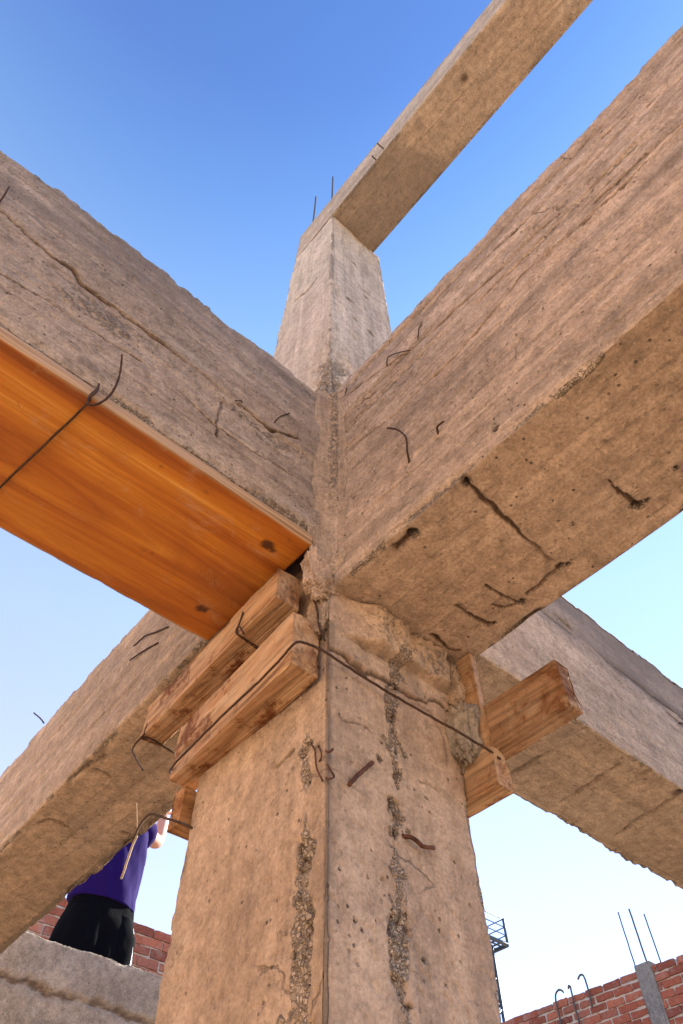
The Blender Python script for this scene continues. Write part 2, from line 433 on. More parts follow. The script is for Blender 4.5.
m_tower = rust_mat('blue_grey_steel', (.035,.055,.085), (.06,.085,.12), .5)
def brick_mat():
    n = NT('red_brick'); r = n.attr('rnd')
    col = n.ramp(r, [(0, (.18,.058,.042)), (.35, (.30,.09,.056)), (.7, (.38,.13,.08)), (1, (.27,.105,.075))])
    g = n.noise(34, 6, rough=.7); col = n.mix(.7, col, n.ramp(g, [(.3, .62), (.52, 1.0), (.75, 1.3)]), 'MULTIPLY')
    d = n.noise(7, 7, rough=.7); col = n.mix(n.math('MULTIPLY', n.ramp(d, [(.53, 0.0), (.68, 1.0)]), .4), col, (.40,.29,.24))
    return n.done(col, .92, n.bump(g, .6, .006), .2)
m_brick = brick_mat()
def simple(name, a, b, scale, rough=.9, bd=.004, det=6, spec=.2, bs=.5):
    n = NT(name); g = n.noise(scale, det, rough=.65)
    return n.done(n.ramp(g, [(.3, a), (.7, b)]), rough, n.bump(g, bs, bd), spec)
m_joint = simple('brick_mortar', (.40,.34,.30), (.55,.48,.42), 25, .95, .01)
m_shirt = simple('purple_cotton', (.010,.0035,.06), (.016,.005,.088), 300, .95, .0006, spec=.1)
m_short = simple('black_cotton', (.002,.0022,.004), (.0035,.004,.0065), 300, 1.0, .0006, spec=.05)
m_trim = simple('white_trim', (.6,.6,.62), (.7,.7,.72), 100, .8, .0005)
m_skin = simple('skin', (.50,.24,.165), (.58,.30,.21), 30, .5, .0008, spec=.4)
m_hair = simple('dark_hair', (.012,.009,.007), (.025,.018,.013), 120, .6, .003)
m_shoe = simple('dark_shoe', (.03,.03,.03), (.05,.05,.05), 60, .7)
def ground_mat():
    n = NT('sandy_ground'); a = n.noise(.35, 8, rough=.65); b = n.noise(14, 7, rough=.7)
    col = n.ramp(a, [(.3, (.22,.15,.09)), (.55, (.29,.20,.125)), (.75, (.34,.24,.155))])
    col = n.mix(.6, col, n.ramp(b, [(.3, .72), (.55, 1.0), (.75, 1.2)]), 'MULTIPLY')
    return n.done(col, .95, n.bump(b, .6, .02), .15)
m_ground = ground_mat()

# ------------------------------------------------------------------ the joint: shared planes (metres; camera stands at x=0, y=0)
X0, X1 = .642, .995       # column faces
Y0, Y1 = .766, 1.195
E = EYE
def Z(z): return z+E

# ---- ground
gx = np.concatenate([-np.geomspace(300, 3, 26), np.linspace(-2.5, 2.5, 24), np.geomspace(3, 300, 26)])
GX, GY = np.meshgrid(gx, gx, indexing='ij')
GP = np.stack([GX.ravel()+2, GY.ravel()+2, np.zeros(GX.size)], 1)
gd = np.abs(GP[:,:2]-2).max(1)
GP[:,2] = .03*fbm(GP, .9, 4, 3)*np.clip(gd/1.5, .1, 1)-.02
ng = len(gx); gi = np.arange(ng*ng).reshape(ng, ng)
GF = np.stack([gi[:-1,:-1].ravel(), gi[1:,:-1].ravel(), gi[1:,1:].ravel(), gi[:-1,1:].ravel()], 1)
tag(mesh_obj('ground', GP, GF, m_ground, loc=(0,0,0)), kind='structure')

# ---- unseen plastered wall behind the camera, added to bounce warm sunlight onto the joint
m_plaster = simple('sandy_plaster', (.50,.36,.24), (.60,.45,.31), 3, .95, .004)
V, F, N, par, L = hexgrid(boxc(-4.7, -4.5, -7, 9, 0, 5.2, 'yzx'), np.linspace(0,1,80), np.linspace(0,1,30), np.linspace(0,1,2))
tag(mesh_obj('bounce_wall', V+N*(.01*fbm(V, 1.5, 4, 15))[:,None], F, m_plaster, loc=(-4.6,1,0)), kind='structure')

# ---- lower column
colRoot = None
def col_extra(P, N, h, A, s):
    x, y, z = P[:,0], P[:,1], P[:,2]-E
    left = (N[:,0] < -.5); front = (N[:,1] < -.5)
    stone = worley(P, 55, s+199)[1]; A['stone'] = stone
    wob = .02*fbm(P, 9, 4, s+201)
    # aggregate exposed down the left face, just behind the corner, and down the middle of the right face
    lineL = onl([(305,742),(306,800),(302,900),(299,980),(295,1060),(290,1300)], 0, X0)
    lineR = onl([(393,660),(393,730),(399,790),(394,850),(401,900),(399,960),(409,1040),(412,1300)], 1, Y0)
    for ln, wd, fa in ((lineL, .018, left), (lineR, .015, front)):
        m = fa & np.all((P > ln.min(0)-.08) & (P < ln.max(0)+.08), axis=1)
        Q = P[m]; d, arc = pdist(Q, ln)
        d = d + .012*fbm(Q, 22, 3, s+205) + .011*fbm(Q, 6, 2, s+207)
        k = 1-sstep(wd*.6, wd*1.15, d)
        k *= .5+.5*sstep(-.45, .1, fbm(Q, 13, 3, s+208))
        d = d + .007*fbm(Q, 90, 3, s+209)
        k = np.maximum(k, .9*sstep(.5, .64, fbm(Q, 24, 4, s+218))*(1-sstep(.02, .05, d)))
        f1, c1 = worley(Q, 62, s+210); f2, c2 = worley(Q, 150, s+215)
        big = (c1 > .45)*np.clip(1-(f1*1.45)**2, 0, 1)**.5; small = (c2 > .3)*np.clip(1-(f2*1.3)**2, 0, 1)**.5
        pit = sstep(.1, .45, fbm(Q, 34, 3, s+217))
        h[m] += k*(-.004+.006*big+.004*small-.009*pit)
        A['rough'][m] = np.maximum(A['rough'][m], k*.9)
        gap = (1-np.maximum(big, small*.8))
        A['crack'][m] = np.maximum(A['crack'][m], k*np.clip(gap*.3*pit+.8*sstep(.8, 1, gap)*(.2+.8*pit), 0, 1))
        stone[m] = np.where(big > small, c1*2.2 % 1, c2)
        A['stain'][m] = np.maximum(A['stain'][m], k*(c1 > .93)*(big > .5)*.7)
    # groove left by the form corner
    dc = np.minimum(np.hypot(x-X0, y-Y0), 1)
    A['rough'] = A['rough']*sstep(.010, .016, dc); A['rough'] = np.where(z < 1.0, A['rough'], A['rough'])
    g = (1-sstep(.004, .009, dc+.0015*fbm(P, 30, 2, s+220)))
    low = z < 1.0
    h -= g*.0018*low
    A['stain'] = np.maximum(A['stain'], (1-sstep(.0062, .0098, dc+.0012*fbm(P, 60, 2, s+221)))*low*np.clip(.85+.5*fbm(P, (20,20,9), 2, s+222), 0, 1)*.8)
    A['crack'] = np.maximum(A['crack'], (1-sstep(.001, .004, np.abs(y-Y0-.007)+(x-X0)))*left*low*.5*sstep(-.4, .2, fbm(P, (9,9,6), 2, s+224)))
    # torn skin of render under the beam and the mortar ledge that carries it
    lip = .925+.018*fbm(P, 18, 4, s+230)+.03*fbm(P, 5, 2, s+231)+(x-X0)*.05
    sk = sstep(0, .004, z-lip)*front*sstep(.1, .2, (x-X0)*4+.35+.6*fbm(P, 6, 2, s+234))
    h += .008*sk*(1+.5*fbm(P, 20, 3, s+233))
    A['crack'] = np.maximum(A['crack'], front*sk.max()*(1-sstep(.002, .0055, np.abs(z-lip+.002)))*1.0)
    lb = .985+.10*(x-.82)*.6+.007*fbm(P, 12, 3, s+241)
    t = sstep(0, .007, z-lb)*(1-sstep(1.086, 1.095, z))*sstep(.65, .75, x+.3*wob)*(1-sstep(.95, .985, x+.3*wob))
    pk = np.exp(-((x-.755)/.025)**2)
    h += front*t*(.030+.012*pk+.004*fbm(P, 14, 4, s+240)+.010*fbm(P, 28, 5, s+242, .7))
    A['crack'] = np.maximum(A['crack'], front*sstep(.66, .74, x)*(1-sstep(.0015, .005, np.abs(z-lb+.001)))*.7*sstep(-.3, .2, fbm(P, 15, 2, s+243)))
    A['rough'] = np.maximum(A['rough'], front*t*.33)
    # right flank, rough under the beam
    k = sstep(.84, .9, z)*(1-sstep(1.3, 1.4, z))
    rf = (N[:,0] > .4)
    h += rf*k*(.02*np.abs(fbm(P, 12, 4, s+250))+.012)
    # ragged far edge on the left
    e = (N[:,1] > .4)|((y > Y1-.012) & left)
    h += (N[:,1] > .4)*.005*np.abs(fbm(P, 17, 4, s+261))*sstep(.75, .6, z)
    return h
zz = graded(0, Z(2.0), Z(.22), Z(1.12), .0026, .06)
yy = graded(Y0, Y1, Y0-.01, Y0+.11, .0026, .007)
xx = graded(X0, X1, X0-.01, X1-.06, .0028, .006)
cc = boxc(X0, X1, Y0, Y1, 0, Z(2.0), 'zxy')
colm = concrete('concrete_column', cc, zz, xx, yy, m_colm, loc=(.82,.98,0), seed=100, rough=.0016, streak=(9,9,1.2), chip=.006, chip_r=.02,
    top_wave=0, streak_amp=.0008, extra=col_extra,
    cracks=[(onl([(275,767),(285,757),(296,748)], 0, X0), .0015, .004, .7),
            (onl([(338,716),(352,722),(368,727),(375,735)], 1, Y0), .0014, .003, .5),
            (onl([(410,700),(432,712),(444,740),(448,770)], 1, Y0), .0012, .003, .45),
            (onl([(420,780),(440,790)], 1, Y0), .0016, .003, .45)],
    holes=[(on(x,y,1,Y0), r, .005) for x,y,r in ((341,868,.002),(356,920,.003),(430,812,.002),(455,862,.0022),(440,930,.002),(470,905,.002),(350,935,.0016),
          (363,930,.0028),(425,960,.004),(447,985,.002),(461,962,.002),(340,905,.0016),(372,850,.0015),(379,758,.006),(397,830,.005),(382,742,.003),(427,798,.003))]+
          [(on(x,y,0,X0), r, .004) for x,y,r in ((276,900,.0018),(255,850,.0015),(268,985,.002),(240,930,.0014),(311,742,.005),(318,745,.004))])
tag(colm, 'thick tan concrete column in the foreground with rough stripes of exposed gravel', 'column')

# mortar that fills the inside corner over the column, between the two front beams
def fill_corner():
    zs = np.arange(Z(1.10), Z(1.985), .004); n = 30; V = []
    for z in zs:
        sh = min(1, .25+(z-Z(1.10))/.10)
        for k in range(n):
            t = k/(n-1)
            a = np.array([X0-.062*sh, Y0+.0015]); b = np.array([X0+.0015, Y0-.058*sh]); cpt = np.array([X0-.010, Y0-.012])
            p = (1-t)**2*a+2*t*(1-t)*cpt+t*t*b
            V.append((p[0], p[1], z))
    V = np.array(V); t = np.tile(np.linspace(0,1,n), len(zs)); z = V[:,2]-E
    amp = np.sin(t*PI)**.5
    hh = .006*fbm(V, (16,16,5), 4, 300)+.003*fbm(V, (80,80,7), 3, 303)
    roughz = sstep(.38, .5, t+.12*fbm(V, 9, 3, 305))*(1-sstep(.72, .8, t))*sstep(1.2, 1.5, z)+(1-sstep(1.15, 1.3, z+.1*fbm(V, 9, 2, 306)))*.7
    f1, c1 = worley(V, 75, 307)
    hh = hh + roughz*.008*(.5-f1)
    edge = .012*fbm(V, 13, 4, 309)
    V[:,0] += -hh*amp*.7; V[:,1] += -hh*amp*.7
    V[:,0] += edge*(1-sstep(0, .3, t)); V[:,1] += edge*sstep(.7, 1, t)
    nz = len(zs); I = np.arange(nz*n).reshape(nz, n)
    F = np.stack([I[:-1,:-1].ravel(), I[:-1,1:].ravel(), I[1:,1:].ravel(), I[1:,:-1].ravel()], 1)
    # a solid back buried in the column
    B = np.array([[X0+.02, Y0+.02, zz_] for zz_ in zs]); nv = len(V); V2 = np.vstack([V, B]); F = F.tolist()
    for i in range(nz-1):
        F.append([int(I[i,0]), int(I[i+1,0]), nv+i+1, nv+i]); F.append([int(I[i+1,-1]), int(I[i,-1]), nv+i, nv+i+1])
    stn = .5*np.exp(-((t-.22)/.1)**2)*np.clip(.4+fbm(V, (30,30,3), 3, 311), 0, 1)
    pad = np.zeros(nz)
    at = {'crack':np.concatenate([.5*sstep(.55,.85,f1)*np.clip(roughz,0,1)*sstep(-.1,.4,fbm(V, 25, 2, 313)), pad]), 'rough':np.concatenate([np.clip(roughz,0,1)*.45, pad]),
          'stain':np.concatenate([stn, pad]), 'stone':np.concatenate([c1, pad])}
    return mesh_obj('mortar_seam', V2, F, m_mort, colm, attrs=at)
fill_corner()
# rubble lump on the column's right shoulder
def lump(name, cen, size, seed, mat, parent, rot=0):
    bm = bmesh.new(); bmesh.ops.create_icosphere(bm, subdivisions=6, radius=1)
    V = np.array([v.co[:] for v in bm.verts]); F = [[v.index for v in f.verts] for f in bm.faces]; bm.free()
    V = np.sign(V)*np.abs(V)**.6
    d = 1+.30*fbm(V, 1.7, 6, seed, .65); f1, _ = worley(V, 2.6, seed+3); f2, _ = worley(V, 7, seed+4)
    V = V*(d-.14*f1-.07*f2)[:,None]*np.array(size)
    c, s = math.cos(rot), math.sin(rot); V = np.stack([V[:,0], V[:,1]*c-V[:,2]*s, V[:,1]*s+V[:,2]*c], 1)
    V = V+np.array(cen); n = len(V)
    return mesh_obj(name, V, F, mat, parent, attrs={'crack':np.zeros(n), 'rough':np.full(n, .15), 'stain':np.zeros(n), 'stone':worley(V, 55, seed+5)[1]})
lump('rubble_patch', (X1+.000, Y0-.016, Z(.885)), (.034,.044,.074), 321, m_par, colm, .15)
lump('rubble_patch', (X1+.004, Y0+.01, Z(1.01)), (.030,.045,.075), 322, m_mort, colm)
lump('rubble_patch', (X0-.022, Y0+.008, Z(1.13)), (.044,.024,.078), 323, m_colm, colm)
lump('rubble_patch', (X0-.004, Y0+.022, Z(1.03)), (.022,.030,.060), 324, m_mort, colm)

# nails in the column
def nail(pts, ax, val, r, parent, off=.012, mat=None, name='bent_nail'):
    L = onl(pts, ax, val); n = len(L)
    L[:,ax] -= np.concatenate([[-.02], np.full(n-1, off)*np.linspace(.6, 1, n-1)]) if n > 2 else np.array([-.012, off])
    return wire(name, L, r, mat or m_nail, parent, k=4)
nail([(378,759),(370,764),(361,772),(352,780),(346,787)], 1, Y0, .0040, colm, .008)
nail([(398,831),(408,839),(418,848),(429,851)], 1, Y0, .0036, colm, .012)
def hook(pts, ax, val, r): return wire('bent_nail', [on(x, y, ax, val-d) for x, y, d in pts], r, m_nail, colm, k=4)
hook([(311,743,-.004),(315,751,.004),(316,765,.005),(319,774,.006),(323,781,.003)], 0, X0, .0017)
hook([(318,746,-.003),(321,752,.005),(321,758,.005),(319,762,-.002)], 0, X0, .0014)
hook([(326,751,-.002),(329,752,.006),(333,749,.009)], 1, Y0-.002, .0021)
hook([(327,764,-.002),(331,771,.006),(334,777,.007),(328,779,.006),(326,778,-.003)], 1, Y0, .0018)

# ---- beams
def A_step(P):
    ln = onl([(-420,-80),(0,210),(15,222),(50,254),(75,269),(82,282),(124,312),(164,344),(199,371),(224,391),(271,429),(330,470)], 1, Y0)
    zc = np.interp(P[:,0], ln[:,0], ln[:,2])
    front = (P[:,1] < Y0+.03)
    lo2 = sstep(-.10, -.09, P[:,2]-zc)
    return front*(.0012*sstep(-.002, .002, P[:,2]-zc) - .0018*lo2*(1-sstep(-.004, .0, P[:,2]-zc)))
def A_extra(P, N, h, A, s):
    z = P[:,2]-E; f = N[:,1] < -.4
    # crumbling lower edge
    k = f*(1-sstep(1.255, 1.285, z))*np.clip(.4+fbm(P, 8, 4, s+301), 0, 1)
    f1, _ = worley(P, 55, s+303)
    h = h - k*(.010+.008*f1); A['rough'] = np.maximum(A['rough'], k)
    h = h-(N[:,2] < -.4)*.016*np.clip(fbm(P, (6,9,9), 4, s+307)+.15, 0, 1)*(P[:,1] < Y0+.06)
    # grey splash of cement
    for (px,py,r) in ((74,345,.020),(82,360,.020),(92,368,.016),(103,378,.012)):
        c = on(px,py,1,Y0); m = f & (np.abs(P[:,0]-c[0]) < .1)
        d = np.linalg.norm(P[m]-c, axis=1)+.012*fbm(P[m], 22, 4, s+310)
        kk = 1-sstep(r*.8, r*1.0, d); h[m] += .002*kk; A['stain'][m] = np.maximum(A['stain'][m], kk*.45)
    h = h+f*.004*np.clip(fbm(P, (2,3,6), 2, s+320), -.6, 1)
    ln = onl([(-420,-80),(0,210),(82,282),(164,344),(224,391),(330,470)], 1, Y0); zc = np.interp(P[:,0], ln[:,0], ln[:,2])
    dz = P[:,2]-zc
    sm = f*sstep(.02, .06, dz)*np.clip(.1+1.5*fbm(P, (1.6,6,13), 5, s+322, .6), 0, 1)
    A['stain'] = np.maximum(A['stain'], sm*.55)
    bd = f*(1-sstep(-.03, -.005, dz))*sstep(-.16, -.10, dz)
    A['rough'] = np.maximum(A['rough'], bd*.42*sstep(-.3, .5, fbm(P, (5,9,16), 4, s+326)))
    h = h-bd*.0022*(1+fbm(P, 45, 3, s+328))
    return h
us = graded(-3.2, .60, -.53, .60, .0034, .08)
vs = graded(Y0, 1.17, Y0, Y0+.02, .008, .02)
ws = graded(1.243, 1.965, 1.24, 1.97, .0034, .02)
cA = boxc(-3.2, .60, Y0, 1.17, Z(1.248), Z(1.965), 'xyz')
beamA = concrete('concrete_beam', cA, us, vs, ws, m_beamA, loc=(-1.3,.97,Z(1.243)), seed=400, streak=(1.6,14,26), chip=.022, chip_r=.02, top_wave=.016,
    steps=[A_step], extra=A_extra, cracks=[
    (onl([(-60,160),(0,210),(15,222),(50,254),(75,269),(82,282),(124,312),(164,344),(199,371),(224,391)], 1, Y0), .0032, .014),
    (onl([(-20,255),(0,272),(30,289),(50,299),(85,324),(114,342),(149,364)], 1, Y0), .0016, .006),
    (onl([(174,384),(214,424),(249,449),(299,478)], 1, Y0), .0018, .007),
    (onl([(234,401),(250,412),(271,429),(303,441)], 1, Y0), .0020, .008),
    (onl([(226,399),(219,414),(216,438)], 1, Y0), .0012, .004)])
tag(beamA, 'grey cracked concrete beam at upper left with the orange plywood beneath it', 'beam', 'concrete beams meeting at the joint')
nail([(271,432),(276,420),(288,415)], 1, Y0, .0017, beamA, .008, m_rust, 'wire_stub')
nail([(246,408),(241,402),(234,402)], 1, Y0, .0016, beamA, .005, m_rust, 'wire_stub')
nail([(-6,207),(0,202),(7,191)], 1, Y0, .0022, beamA, .012, m_rust, 'wire_stub')

def B_extra(P, N, h, A, s):
    f = N[:,0] < -.4; z = P[:,2]-E; bot = N[:,2] < -.4
    h = np.where(N[:,0] > .3, h*.12-.001, h)
    # long lost board lines high on the face
    q = fbm(P, (8,1.8,34), 4, s+301)
    zone = sstep(1.42, 1.6, z)
    k = f*zone*sstep(.22, .55, q)
    h = h-.005*k; A['rough'] = np.maximum(A['rough'], k*.4)
    q2 = fbm(P, (10,2.6,48), 3, s+306)
    k2 = f*zone*(1-sstep(.0, .05, np.abs(q2-.12)))*sstep(.0, .3, fbm(P, (4,3,6), 2, s+308))
    h = h-.004*k2; A['crack'] = np.maximum(A['crack'], k2*.55)
    dk = f*(1-sstep(1.16, 1.30, z))*np.clip(-.05+1.3*fbm(P, (5,2.2,8), 5, s+331, .6), 0, 1); A['stain'] = np.maximum(A['stain'], .5*dk)
    # lower edge of the face: pale crumbled strip
    k = f*(1-sstep(1.10, 1.128, z))*np.clip(.3+fbm(P, 10, 4, s+311), 0, 1)
    h = h-.010*k; A['rough'] = np.maximum(A['rough'], k*.8)
    h = h+bot*.004*fbm(P, (5,2.5,5), 3, s+315)
    # grey smears on the face
    g = sstep(.25, .6, fbm(P, (5,2.4,11), 4, s+320))*f*sstep(1.1, 1.2, z)*(1-sstep(1.45, 1.6, z))
    A['stain'] = np.maximum(A['stain'], .3*g)
    return h
us = graded(-2.9, Y0, -.66, Y0, .0035, .08)
ws = graded(1.096, 2.0, 1.09, 2.0, .0036, .02)
vs = graded(X0, 1.035, X0, X0+.5, .0038, .02)
cB = boxc(X0, 1.035, -2.9, Y0, Z(1.096), Z(2.03), 'yxz')
zb = Z(1.096)
def bb(p): return onl(p, 2, 1.096)
bc = lambda p, w, d: (np.array([on(x,y,2,1.096) for x,y in p]), w, d)
bs = lambda p, w, d: (onl(p, 0, X0), w, d)
beamB = concrete('concrete_beam', cB, us, vs, ws, m_beamB, loc=(.84,-1.1,Z(1.096)), seed=500, streak=(14,1.7,30), chip=.024, chip_r=.022, top_wave=.018, extra=B_extra,
    cracks=[bs([(341,399),(365,382),(386,366),(421,341),(466,300),(501,268),(519,250),(539,229),(563,211),(572,202)], .0018, .008),
            bs([(346,453),(365,437),(396,414),(423,385),(450,361),(504,299),(519,277),(542,256),(566,235),(584,223),(605,202),(629,180),(643,165),(683,128),(740,75)], .0026, .010),
            bs([(351,411),(370,396),(388,380),(405,362)], .0016, .006),
            bs([(470,274),(500,245),(520,226),(548,203)], .0012, .005),
            bs([(590,205),(612,186),(640,160),(662,141),(690,118)], .0022, .008),
            bs([(560,243),(574,230),(590,214)], .0030, .008),
            bs([(600,140),(618,123),(630,112)], .0016, .005),
            bs([(520,205),(540,186),(552,174)], .0014, .005),
            bc([(462,476),(468,484),(500,513),(530,542),(557,566)], .0030, .02),
            bc([(561,567),(540,585),(525,596)], .0018, .01),
            bc([(393,548),(402,542),(412,533),(418,530)], .0045, .018),
            bc([(484,585),(500,594),(519,603)], .0020, .009),
            bc([(521,602),(506,607),(490,605)], .0011, .006),
            bc([(607,480),(616,489),(627,497),(640,507)], .0026, .012),
            bc([(455,606),(470,616),(490,626),(497,622)], .0017, .008),
            bc([(430,632),(448,650),(462,650)], .0016, .008),
            ],
    holes=[(on(466,482,2,1.096), .008, .02),(on(413,533,2,1.096), .009, .022),(on(560,567,2,1.096), .0075, .02),(on(568,566,2,1.096), .006, .016),
           (on(522,602,2,1.096), .007, .016),(on(641,506,2,1.096), .0085, .02),(on(634,507,2,1.096), .006, .015),(on(648,501,2,1.096), .005, .012),(on(489,624,2,1.096), .004, .01),
           (on(676,468,2,1.096), .005, .01),(on(455,607,2,1.096), .003, .01)]+
          [(on(x,y,0,X0), r, .005) for x,y,r in ((421,323,.006),(495,428,.007),(470,390,.003),(560,333,.003),(353,497,.004),(600,345,.003),(405,467,.004),(436,438,.004),(385,375,.003))])
tag(beamB, 'broad pinkish concrete beam at upper right with deep cracks across its underside', 'beam', 'concrete beams meeting at the joint')
nail([(405,467),(411,456),(410,441),(403,434),(393,432)], 0, X0, .0024, beamB, .018, m_rust, 'wire_stub')
nail([(436,438),(439,430),(447,424)], 0, X0, .0024, beamB, .010, m_rust, 'wire_stub')
nail([(385,375),(388,362),(394,356),(412,352)], 0, X0, .0016, beamB, .008, m_rust, 'wire_stub')
nail([(426,318),(421,328),(420,341)], 0, X0, .0018, beamB, .008, m_rust, 'wire_stub')

# C: continues B to the far left
xc = lambda y: .612+.036*(y-1.2)
def C_extra(P, N, h, A, s):
    f = N[:,0] < -.4
    q = fbm(P, (8,2.2,24), 4, s+301); k = f*sstep(.3, .6, q)
    h = h-.005*k; A['rough'] = np.maximum(A['rough'], k*.3)
    far = (N[:,0] > .3)
    h = np.where(far, h*.4+.005*fbm(P, 9, 4, s+305), h)
    bot = N[:,2] < -.4
    ed = bot*sstep(.06, .0, xcf(P[:,1])-P[:,0])
    h = h-ed*.016*np.clip(fbm(P, 12, 4, s+309)+.2, 0, 1); A['rough'] = np.maximum(A['rough'], ed*.9)
    return h
xcf = lambda y: .968+.028*(y-1.2)
cC = np.zeros((2,2,2,3))
for a, y in ((0,Y1-.004),(1,3.75)):
    for b in (0,1):
        for d, z in ((0,1.284),(1,1.845)):
            cC[a,b,d] = ((xcf(y) if b else xc(y)), y, Z(z+(.012 if d and a else -.022*a)))
us = graded(Y1, 3.75, Y1, 3.3, .007, .03)
vs = graded(0, .3, 0, .3, .008, .02)
ws = graded(0, .57, 0, .57, .008, .02)
cb_ = lambda p, w, d: (np.array([on(x,y,2,1.28) for x,y in p]), w, d, .6)
cs_ = lambda p, w, d: (np.array([on(x,y,0,.632+.036*.4) for x,y in p]), w, d)
beamC = concrete('concrete_beam', cC, us, vs, ws, m_beamC, loc=(.79,2.5,Z(1.28)), seed=600, res=.0075, streak=(11,1.8,24), chip=.03, chip_r=.03, top_wave=.02, extra=C_extra,
    cracks=[cb_([(39,822),(50,819),(60,821),(70,828)], .004, .012), cb_([(95,769),(105,773),(114,779)], .005, .014),
            cb_([(5,860),(25,852),(50,856),(66,866)], .003, .008), cb_([(120,830),(133,836),(150,838)], .003, .008), cb_([(64,780),(80,772),(110,752)], .003, .006)])
tag(beamC, 'tan concrete beam running away at lower left, above the person', 'beam', 'concrete beams meeting at the joint')
wire('wire_stub', [on(44,723,0,.69), on(40,718,0,.69), on(34,713,0,.69)], .0035, m_rust, beamC, k=4)
for L in ([(134,646),(145,636),(156,632),(168,627)], [(130,660),(145,650),(158,643)]):
    P = np.array([on(x,y,0,.622) for x,y in L]); wire('wire_stub', P, .003, m_rust, beamC, k=4)

# D: continues A to the far right
def D_extra(P, N, h, A, s):
    f = N[:,1] < -.4; z = P[:,2]-E; x = P[:,0]
    zc = 1.66+.012*fbm(P, (3,3,3), 3, s+301)-.035*(x-1.4)
    up = f*sstep(0, .008, z-zc)
    h = h-.008*up
    A['stain'] = np.maximum(A['stain'], up*.8*np.clip(.75+.5*fbm(P, (2,4,9), 3, s+303), 0, 1))
    k = f*(1-sstep(.012, .035, np.abs(z-zc)))*np.clip(.3+fbm(P, (6,9,12), 3, s+305), 0, 1)
    h = h-.008*k; A['rough'] = np.maximum(A['rough'], k*.8)
    bot = N[:,2] < -.4
    # recess under the joint, left open by the form
    rc = (1-sstep(1.10, 1.32, x+.05*fbm(P, 5, 2, s+307)+.5*(z-1.21)))
    rc = 0*rc
    far = (N[:,1] > .3)
    h = h+far*.012*fbm(P, 9, 4, s+309)
    h = h+bot*.006*fbm(P, (2.5,5,5), 3, s+311)
    return h
us = graded(X1-.01, 3.6, X1, 2.9, .009, .04)
vs = graded(0, .37, 0, .37, .008, .02)
ws = graded(0, .66, 0, .66, .008, .02)
cD = boxc(X1-.01, 3.6, Y0, 1.125, Z(1.212), Z(1.878), 'xyz')
db = lambda p, w, d: (np.array([on(x,y,2,1.212) for x,y in p]), w, d, .5)
ds = lambda p, w, d: (onl(p, 1, Y0), w, d)
beamD = concrete('concrete_beam', cD, us, vs, ws, m_beamD, loc=(2.3,.94,Z(1.212)), seed=700, res=.0075, streak=(1.8,11,24), chip=.03, chip_r=.03, top_wave=.018, extra=D_extra,
    cracks=[db([(506,779),(513,774),(520,769),(532,762),(551,750)], .0035, .012), db([(622,762),(613,769),(600,778),(580,791),(556,807)], .0032, .008),
            db([(690,790),(676,797),(655,810),(630,827),(612,838)], .003, .007), db([(640,777),(655,768),(668,760)], .004, .010),
            ds([(555,612),(566,620),(575,630)], .0035, .010), ds([(640,688),(655,700),(668,712),(683,724)], .003, .008)],
    holes=[(on(678,794,2,1.212), .012, .02)])
tag(beamD, 'greyish concrete beam running away at lower right, behind the protruding timber', 'beam', 'concrete beams meeting at the joint')
wire('wire_stub', [on(692,722,1,Y0), on(686,724,1,Y0-.008), on(679,723,1,Y0-.012)], .0035, m_rust, beamD, k=3)

# ---- upper column and upper beam
cU = np.zeros((2,2,2,3))
for a, z in ((0,1.9),(1,4.52)):
    for b, x in ((0,X0),(1,1.03)):
        for d, y in ((0,.783),(1,1.265 if a == 0 else 1.15)):
            cU[a,b,d] = (x, y, Z(z))
def U_extra(P, N, h, A, s):
    z = P[:,2]-E; fr = N[:,1] < -.4
    k = fr*sstep(.35, .7, fbm(P, (18,18,6), 3, s+301)); h = h-.006*k; A['rough'] = np.maximum(A['rough'], k*.25)
    h = np.where(N[:,0] > .3, h*.15, h)
    low = (1-sstep(2.25, 2.55, z))
    d = np.hypot(P[:,0]-X0, P[:,1]-.783)
    k = (1-sstep(.04, .13, d+.06*fbm(P, 9, 3, s+305)))*low
    f1, _ = worley(P, 34, s+307)
    h = h-k*(.012+.03*f1); A['rough'] = np.maximum(A['rough'], k*.8); A['crack'] = np.maximum(A['crack'], k*.35*sstep(.6, .85, f1))
    return h
upper = concrete('concrete_column', cU, graded(0, 2.62, 0, .6, .008, .013), graded(0, .39, 0, .39, .011, .02), graded(0, .45, 0, .45, .011, .02), m_upper,
    loc=(.84,1.0,Z(1.9)), seed=800, res=.010, streak=(10,10,1.4), chip=.005, chip_r=.03, top_wave=0, extra=U_extra, rough=.003,
    cracks=[(onl([(291,303),(300,296),(310,287),(318,275)], 0, X0), .005, .012)],
    holes=[(on(x,y,1,.783), r, .012) for x,y,r in ((357,240,.014),(354,263,.014),(356,319,.012),(371,333,.016),(349,299,.012),(366,296,.01))])
tag(upper, 'pale concrete column standing against the sky above the joint of the beams', 'column')
cE = np.zeros((2,2,2,3))
for a, (y, zt) in ((0,(1.12,5.03)),(1,(-2.6,4.90))):
    for b, x in ((0,X0-.004),(1,.985)):
        for d, z in ((0,4.523),(1,zt)):
            cE[a,b,d] = (x, y+(0 if d or a else .03), Z(z))
def E_extra(P, N, h, A, s):
    bot = N[:,2] < -.4; y = P[:,1]
    h = np.where(N[:,0] > .3, h*.15, h)
    k = bot*(1-sstep(.01, .02, y-.30-.12*fbm(P, 3, 3, s+301)))*sstep(-.35, -.1, y)
    A['stain'] = np.maximum(A['stain'], .0*k)
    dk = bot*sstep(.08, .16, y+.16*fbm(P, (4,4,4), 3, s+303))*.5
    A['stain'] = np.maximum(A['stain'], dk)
    return h
